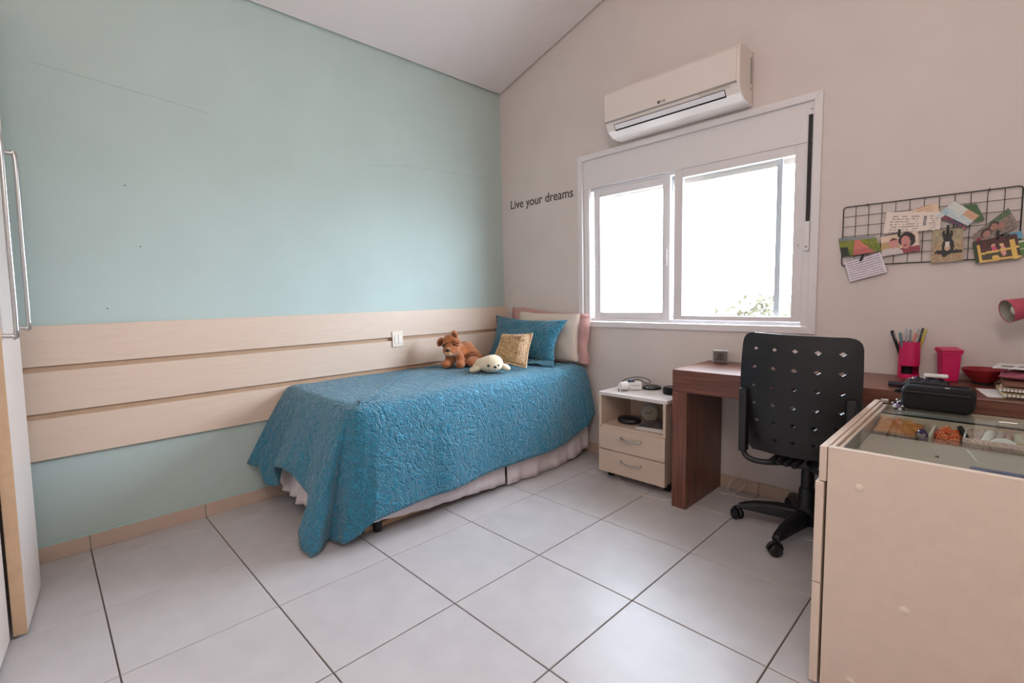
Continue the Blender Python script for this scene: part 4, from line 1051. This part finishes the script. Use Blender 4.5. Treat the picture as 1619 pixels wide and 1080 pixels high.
obj('top_rail', B(2.545, 2.556, KY0+.018, KY1-.018, .592, .668), M['cab'], cb, bevel=.001)
obj('metal_rail', B(2.5575, 2.561, KY0+.018, KY1-.018, .600, .672), M['chrome'], cb)
for za, zb in ((.302, .583), (.012, .299)):
    d = obj('drawer', B(2.5085, 2.5285, KY0-.002, KY1, za, zb), M['cab'], cb, bevel=.0012)
    obj('handle', tube(NB(), curve([(2.509, 1.68, zb-.06), (2.490, 1.69, zb-.06), (2.486, 1.75, zb-.06), (2.490, 1.81, zb-.06), (2.509, 1.82, zb-.06)], 5), .004, 8), M['chrome'], d)
obj('edge_strip', B(KX0, KX1, KY0-.0006, KY0+.0185, KZ, KZ+.0012), M['cabedge'], cb)
for x, zc in ((2.605, .588), (2.706, .305), (2.605, .06), (2.95, .588)):
    obj('screw_cap', lathe(NB(), [(0, .0016), (.0095, .0012), (.0105, 0)], (x, KY0, zc), 20, RXT), M['cabedge'], cb, smooth=60)
obj('divider', B(2.562, KX1-.018, 1.776, 1.782, .590, .648), M['acrylic'], cb, bevel=.001)
obj('shallow_shelf', B(2.562, KX1-.018, KY0+.0185, 1.775, .628, .634), M['cabin'], cb)
obj('inner_back', B(2.562, KX1-.018, 1.930, 1.942, .590, .668), M['cab'], cb)
obj('seal_strip', B(2.562, KX1-.018, 1.943, 1.949, .660, .672), M['dark'], cb)
obj('rear_shelf', B(2.562, KX1-.018, 1.950, KY1-.02, .640, .655), M['cabin'], cb)
obj('divider', B(2.700, 2.707, 1.783, 1.929, .590, .655), M['cabedge'], cb)
obj('glass_top', B(2.562, KX1-.018, KY0+.019, KY1-.001, .6735, .679), M['glasstop'], cb)
obj('corner_clip', B(2.534, 2.560, KY1-.018, KY1-.001, .674, .688), M['chrome'], cb, bevel=.003)
# inside the drawer
pu = thing('leather_purse', 'flat tan leather purse in the far drawer compartment', 'purse', (2.63, 1.855, .60), R(-4))
pillow('body', [(2.563, 1.790, .640), (2.672, 1.792, .634), (2.682, 1.912, .654), (2.564, 1.924, .660)], .024, M['leather'], pu, sag=.02)
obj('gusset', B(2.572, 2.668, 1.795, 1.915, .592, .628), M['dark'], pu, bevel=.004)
obj('zip', tube(NB(), [(2.568, 1.790, .634), (2.670, 1.791, .630)], .0022, 6), M['dark'], pu)
o = obj('hair_clip', tube(NB(), [(.012*math.cos(R(t)), .012*math.sin(R(t))*.6, .018+.016*math.sin(R(t*2))) for t in range(0, 361, 30)], .0022, 6), M['chrome'], None); o.location = (2.686, 1.895, .592); tag(o, 'little metal ring clip behind the leather purse', 'clip')
bl = thing('purple_ball', 'glossy plum purple ball beside the tan purse', 'ball', (2.680, 1.815, .591))
obj('ball', ell(NB(), (2.681, 1.830, .6245), (.0185, .028, .034), None, 24), M['plum'], bl, smooth=180)
obj('cap', lathe(NB(), [(0, .0305), (.009, .0295), (.011, .0265), (0, .0265)], (2.681, 1.830, .6245), 20, Matrix.Rotation(R(45), 4, 'X')), M['acgrey'], bl, smooth=60)
o = obj('pink_cloth', B(-.02, .02, -.015, .015, 0, .008), mat('pink lining cloth', (216, 168, 170), .8), None, bevel=.003); o.location = (2.655, 1.795, .6215); o.location = (2.69, 1.797, .591); o.scale = (.35, .6, 1); tag(o, 'folded pale pink cloth scrap by the purple ball', 'cloth')
sr = thing('scrunchie', 'orange tartan hair scrunchie in the narrow drawer compartment', 'scrunchie', (2.738, 1.85, .59))
def ruffle(c, r, zt, n=60):
    return [(c[0]+(r+.004*math.sin(5*t))*math.cos(t)*.9, c[1]+(r+.006*math.sin(3*t+1))*math.sin(t), c[2]+zt*math.sin(t)+.006*math.sin(4*t)) for t in [2*PI*k/n for k in range(n+1)]]
bm = NB(); p = ruffle((2.737, 1.872, .636), .020, .012); tube(bm, p, [.0115+.004*math.sin(k*1.9) for k in range(len(p))], 10); obj('loop', bm, M['tartan'], sr, smooth=180)
bm = NB(); p = ruffle((2.740, 1.824, .620), .018, .012); tube(bm, p, [.0105+.0035*math.sin(k*2.1) for k in range(len(p))], 10); obj('loop', bm, M['tartan'], sr, smooth=180)
ty = thing('floral_tray', 'pink floral tray holding bottles in the far drawer compartment', 'tray', (2.90, 1.85, .59))
TX0, TX1, TY0, TY1 = 2.775, 3.03, 1.784, 1.928
obj('front_wall', B(TX0, TX1, TY0, TY0+.004, .5905, .660), M['floral'], ty); obj('back_wall', B(TX0, TX1, TY1-.004, TY1, .5905, .660), M['floral'], ty)
obj('side_wall', B(TX0, TX0+.004, TY0+.004, TY1-.004, .5905, .658), M['white'], ty); obj('side_wall', B(TX1-.004, TX1, TY0+.004, TY1-.004, .5905, .640), M['white'], ty)
obj('floor', B(TX0+.004, TX1-.004, TY0+.004, TY1-.004, .5905, .593), M['white'], ty)
def bottle(p0, p1, rb, rc_, cb_, cc_, lab, fr=.5, cat='bottle'):
    p0, p1 = Vector(p0), Vector(p1); t = thing('bottle', lab, cat, p0, 0, 'bottles in the floral tray')
    md = p0.lerp(p1, fr)
    obj('body', tube(NB(), [p0, p0.lerp(md, .1), p0.lerp(md, .85), md], [rb*.92, rb, rb, rb*.6], 14), mat('bottle body %d %d %d' % cb_, cb_, .2), t, smooth=40)
    obj('cap', tube(NB(), [md, md.lerp(p1, .9), p1], [rc_, rc_, rc_*.8], 14), mat('bottle cap %d %d %d' % cc_, cc_, .35), t, smooth=40)
zt = .5935
bottle((2.800, 1.845, zt+.012), (2.762, 1.885, .669), .009, .0075, (150, 46, 84), (26, 22, 26), 'nail polish with a long black cap leaning out of the tray', .42)
bottle((2.806, 1.808, zt+.010), (2.832, 1.870, .668), .012, .011, (92, 112, 84), (232, 226, 222), 'green bottle with a big white cap leaning right', .40)
bottle((2.848, 1.900, zt), (2.848, 1.900, .668), .009, .0085, (150, 60, 70), (228, 214, 206), 'dark pink bottle with a pale cap at the back of the tray', .5)
bottle((2.868, 1.905, zt), (2.868, 1.905, .664), .009, .0085, (92, 90, 130), (214, 178, 168), 'bluish bottle with a rose cap at the back of the tray', .5)
bottle((2.890, 1.895, zt), (2.890, 1.895, .668), .0115, .012, (40, 30, 52), (226, 220, 200), 'dark purple bottle with a cream cap at the back of the tray', .5)
bottle((2.918, 1.905, zt), (2.918, 1.905, .662), .010, .009, (120, 156, 140), (226, 222, 214), 'pale green bottle with a white cap at the back of the tray', .5)
bottle((2.905, 1.846, zt), (2.905, 1.846, .661), .0105, .0105, (196, 206, 214), (236, 232, 230), 'clear bottle with a tall white cap in the middle of the tray', .42)
bottle((2.930, 1.870, zt), (2.930, 1.870, .650), .009, .008, (60, 54, 60), (206, 190, 150), 'black bottle with a gold cap at the right of the tray', .5)
bottle((2.952, 1.850, zt), (2.952, 1.850, .662), .013, .012, (222, 196, 192), (238, 228, 222), 'pale rose bottle with a white cap at the right of the tray', .45)
o = obj('compact_mirror', lathe(NB(), [(0, -.004), (.030, -.004), (.033, 0), (.030, .004), (0, .004)], (0, 0, 0), 28, Matrix.Rotation(R(68), 4, 'X')), M['white'], None, smooth=40)
o.location = (2.858, 1.808, .6365); o.scale = (1, 1, .95); tag(o, 'round white compact standing at the front of the tray', 'compact')
o = obj('makeup_pencil', cyl(NB(), (-.03, -.012, 0), (.03, .012, .012), .003, 8), mat('gold pencil', (196, 160, 100), .4), None); o.location = (2.895, 1.830, .648); tag(o, 'thin gold makeup pencil lying across the bottles', 'pencil')
o = obj('tweezers', cyl(NB(), (-.02, 0, 0), (.02, .004, 0), .0016, 8), M['chrome'], None); o.location = (2.865, 1.97, .6812); tag(o, 'thin bright metal tweezers on the glass top right of the bag', 'tweezers')
o = obj('white_stick', tube(NB(), [(0, .06, 0), (0, -.055, .0)], .0022, 8), M['white'], None); o.location = (2.800, 1.68, .6365); o.rotation_euler = (0, 0, R(12)); tag(o, 'thin white stick lying in the near drawer compartment', 'stick')
bb = thing('blue_case', 'blue and violet flat case in the near drawer compartment', 'case', (2.86, 1.47, .6345))
obj('case', B(2.80, 3.02, 1.42, 1.53, .6345, .652), mat('blue violet sheen', (70, 86, 132), .4, var=.5, vscale=14), bb, bevel=.006)
obj('clasp', B(2.90, 2.93, 1.417, 1.4205, .640, .647), M['chrome'], bb)
o = obj('small_button', lathe(NB(), [(0, .003), (.004, .003), (.005, 0)], (0, 0, 0), 12), M['dark'], None); o.location = (2.733, 1.62, .6342); tag(o, 'tiny dark button on the near compartment floor', 'button')
# on the glass top
ZG = .6795
bg = thing('black_bag', 'black toiletry bag lying on the glass cabinet top', 'bag', (2.698, 2.035, ZG), R(-3))
bm = B(-.092, .092, -.050, .050, .002, .086); bo = obj('body', bm, M['blackfab'], bg, local=True, bevel=.022, seg=5, smooth=180)
obj('zip', tube(NB(), [(-.085, -.052, .066), (.085, -.052, .066)], .0022, 6), M['blackgloss'], bg, local=True)
obj('zip', tube(NB(), [(-.075, 0, .088), (.075, 0, .088)], .003, 6), M['dark'], bg, local=True)
obj('zip_pull', B(.022, .034, -.046, -.042, .0855, .0885), M['chrome'], bg, local=True)
bm = NB(); tube(bm, curve([(-.084, -.03, .07), (-.110, -.02, .06), (-.105, .02, .05), (-.085, .03, .05)], 5), .004, 8); obj('strap', bm, M['blackfab'], bg, local=True, smooth=60)
kc = thing('beaded_keychain', 'glittering beaded chain heaped on the glass beside the black bag', 'keychain', (2.597, 2.06, ZG))
rk = random.Random(5); p = Vector((2.576, 2.070, ZG+.005)); pth = []
for k in range(46):
    pth.append(p.copy()); p = p+Vector((.0014+rk.uniform(-.006, .006), -.0024+rk.uniform(-.006, .006), 0)); p.x = min(max(p.x, 2.568), 2.600 if p.y > 1.972 else 2.64); p.z = ZG+.005+rk.choice((0, 0, .006, .012))
obj('chain', tube(NB(), pth, .0008, 5), M['chrome'], kc)
bmats = [M['chrome'], M['blackgloss'], mat('violet bead', (130, 96, 150), .2), M['white']]
for k, q in enumerate(pth): obj('bead', ell(NB(), q, (.0042, .0042, .0042), None, 8), bmats[k % 4], kc, smooth=180)
# between bag and wall on the desk
po = thing('dark_pouch', 'dark blue pouch with a beaded strap lying on the desk behind the black bag', 'pouch', (2.62, 2.30, ZD))
pillow('pouch', [(2.575, 2.215, ZD+.016), (2.715, 2.215, ZD+.016), (2.71, 2.33, ZD+.024), (2.585, 2.34, ZD+.024)], .036, mat('navy shiny fabric', (30, 34, 48), .35), po, sag=.03)
for k in range(9): obj('bead', ell(NB(), (2.600+.008*k, 2.262+.004*k, ZD+.036+.006*math.sin(k*.5)), (.0042, .0042, .0042), None, 8), bmats[(k*3) % 4], po, smooth=180)
o = obj('white_case', B(-.035, .035, -.012, .012, 0, .014), M['white'], None, bevel=.005, seg=3); o.location = (2.672, 2.29, ZD+.0435); o.rotation_euler = (R(-4), 0, R(6)); tag(o, 'small white glossy case on the dark blue pouch', 'case')
o = obj('dark_roll', cyl(NB(), (-.022, 0, .011), (.022, 0, .011), .011, 14), mat('plum dark fabric', (48, 36, 56), .6), None, smooth=50); o.location = (2.557, 2.268, ZD); tag(o, 'small dark rolled cloth left of the dark blue pouch', 'cloth roll')

# ================================================================== CORDS
def cord(pts, r, m, lab, name='cord', per=10):
    o = obj(name, tube(NB(), curve(pts, per), r, 6), m, None, smooth=60); recenter(o); tag(o, lab, 'cord'); return o
cord([(1.19, 2.52, .004), (1.15, 2.44, .004), (1.165, 2.38, .004), (1.29, 2.30, .004), (1.40, 2.22, .004), (1.50, 2.185, .004), (1.60, 2.20, .004), (1.665, 2.23, .004)], .0032, M['cable'], 'white cord looping over the floor under the nightstand')
cord([(1.775, 2.56, .004), (1.80, 2.50, .004), (1.86, 2.53, .004), (1.90, 2.58, .055), (1.86, 2.585, .080), (1.82, 2.57, .04), (1.84, 2.52, .004), (1.95, 2.52, .004), (2.04, 2.582, .004), (2.16, 2.598, .004), (2.30, 2.596, .004), (2.40, 2.590, .004)], .0032, M['cable'], 'white cord lying along the skirting under the desk')
cord([(.965, YW-.012, .33), (.985, YW-.02, .22), (.975, YW-.02, .12), (1.00, YW-.03, .02), (1.06, YW-.05, .004), (1.14, YW-.04, .004)], .003, M['cable'], 'thin pale cord hanging at the wall beside the bed head')
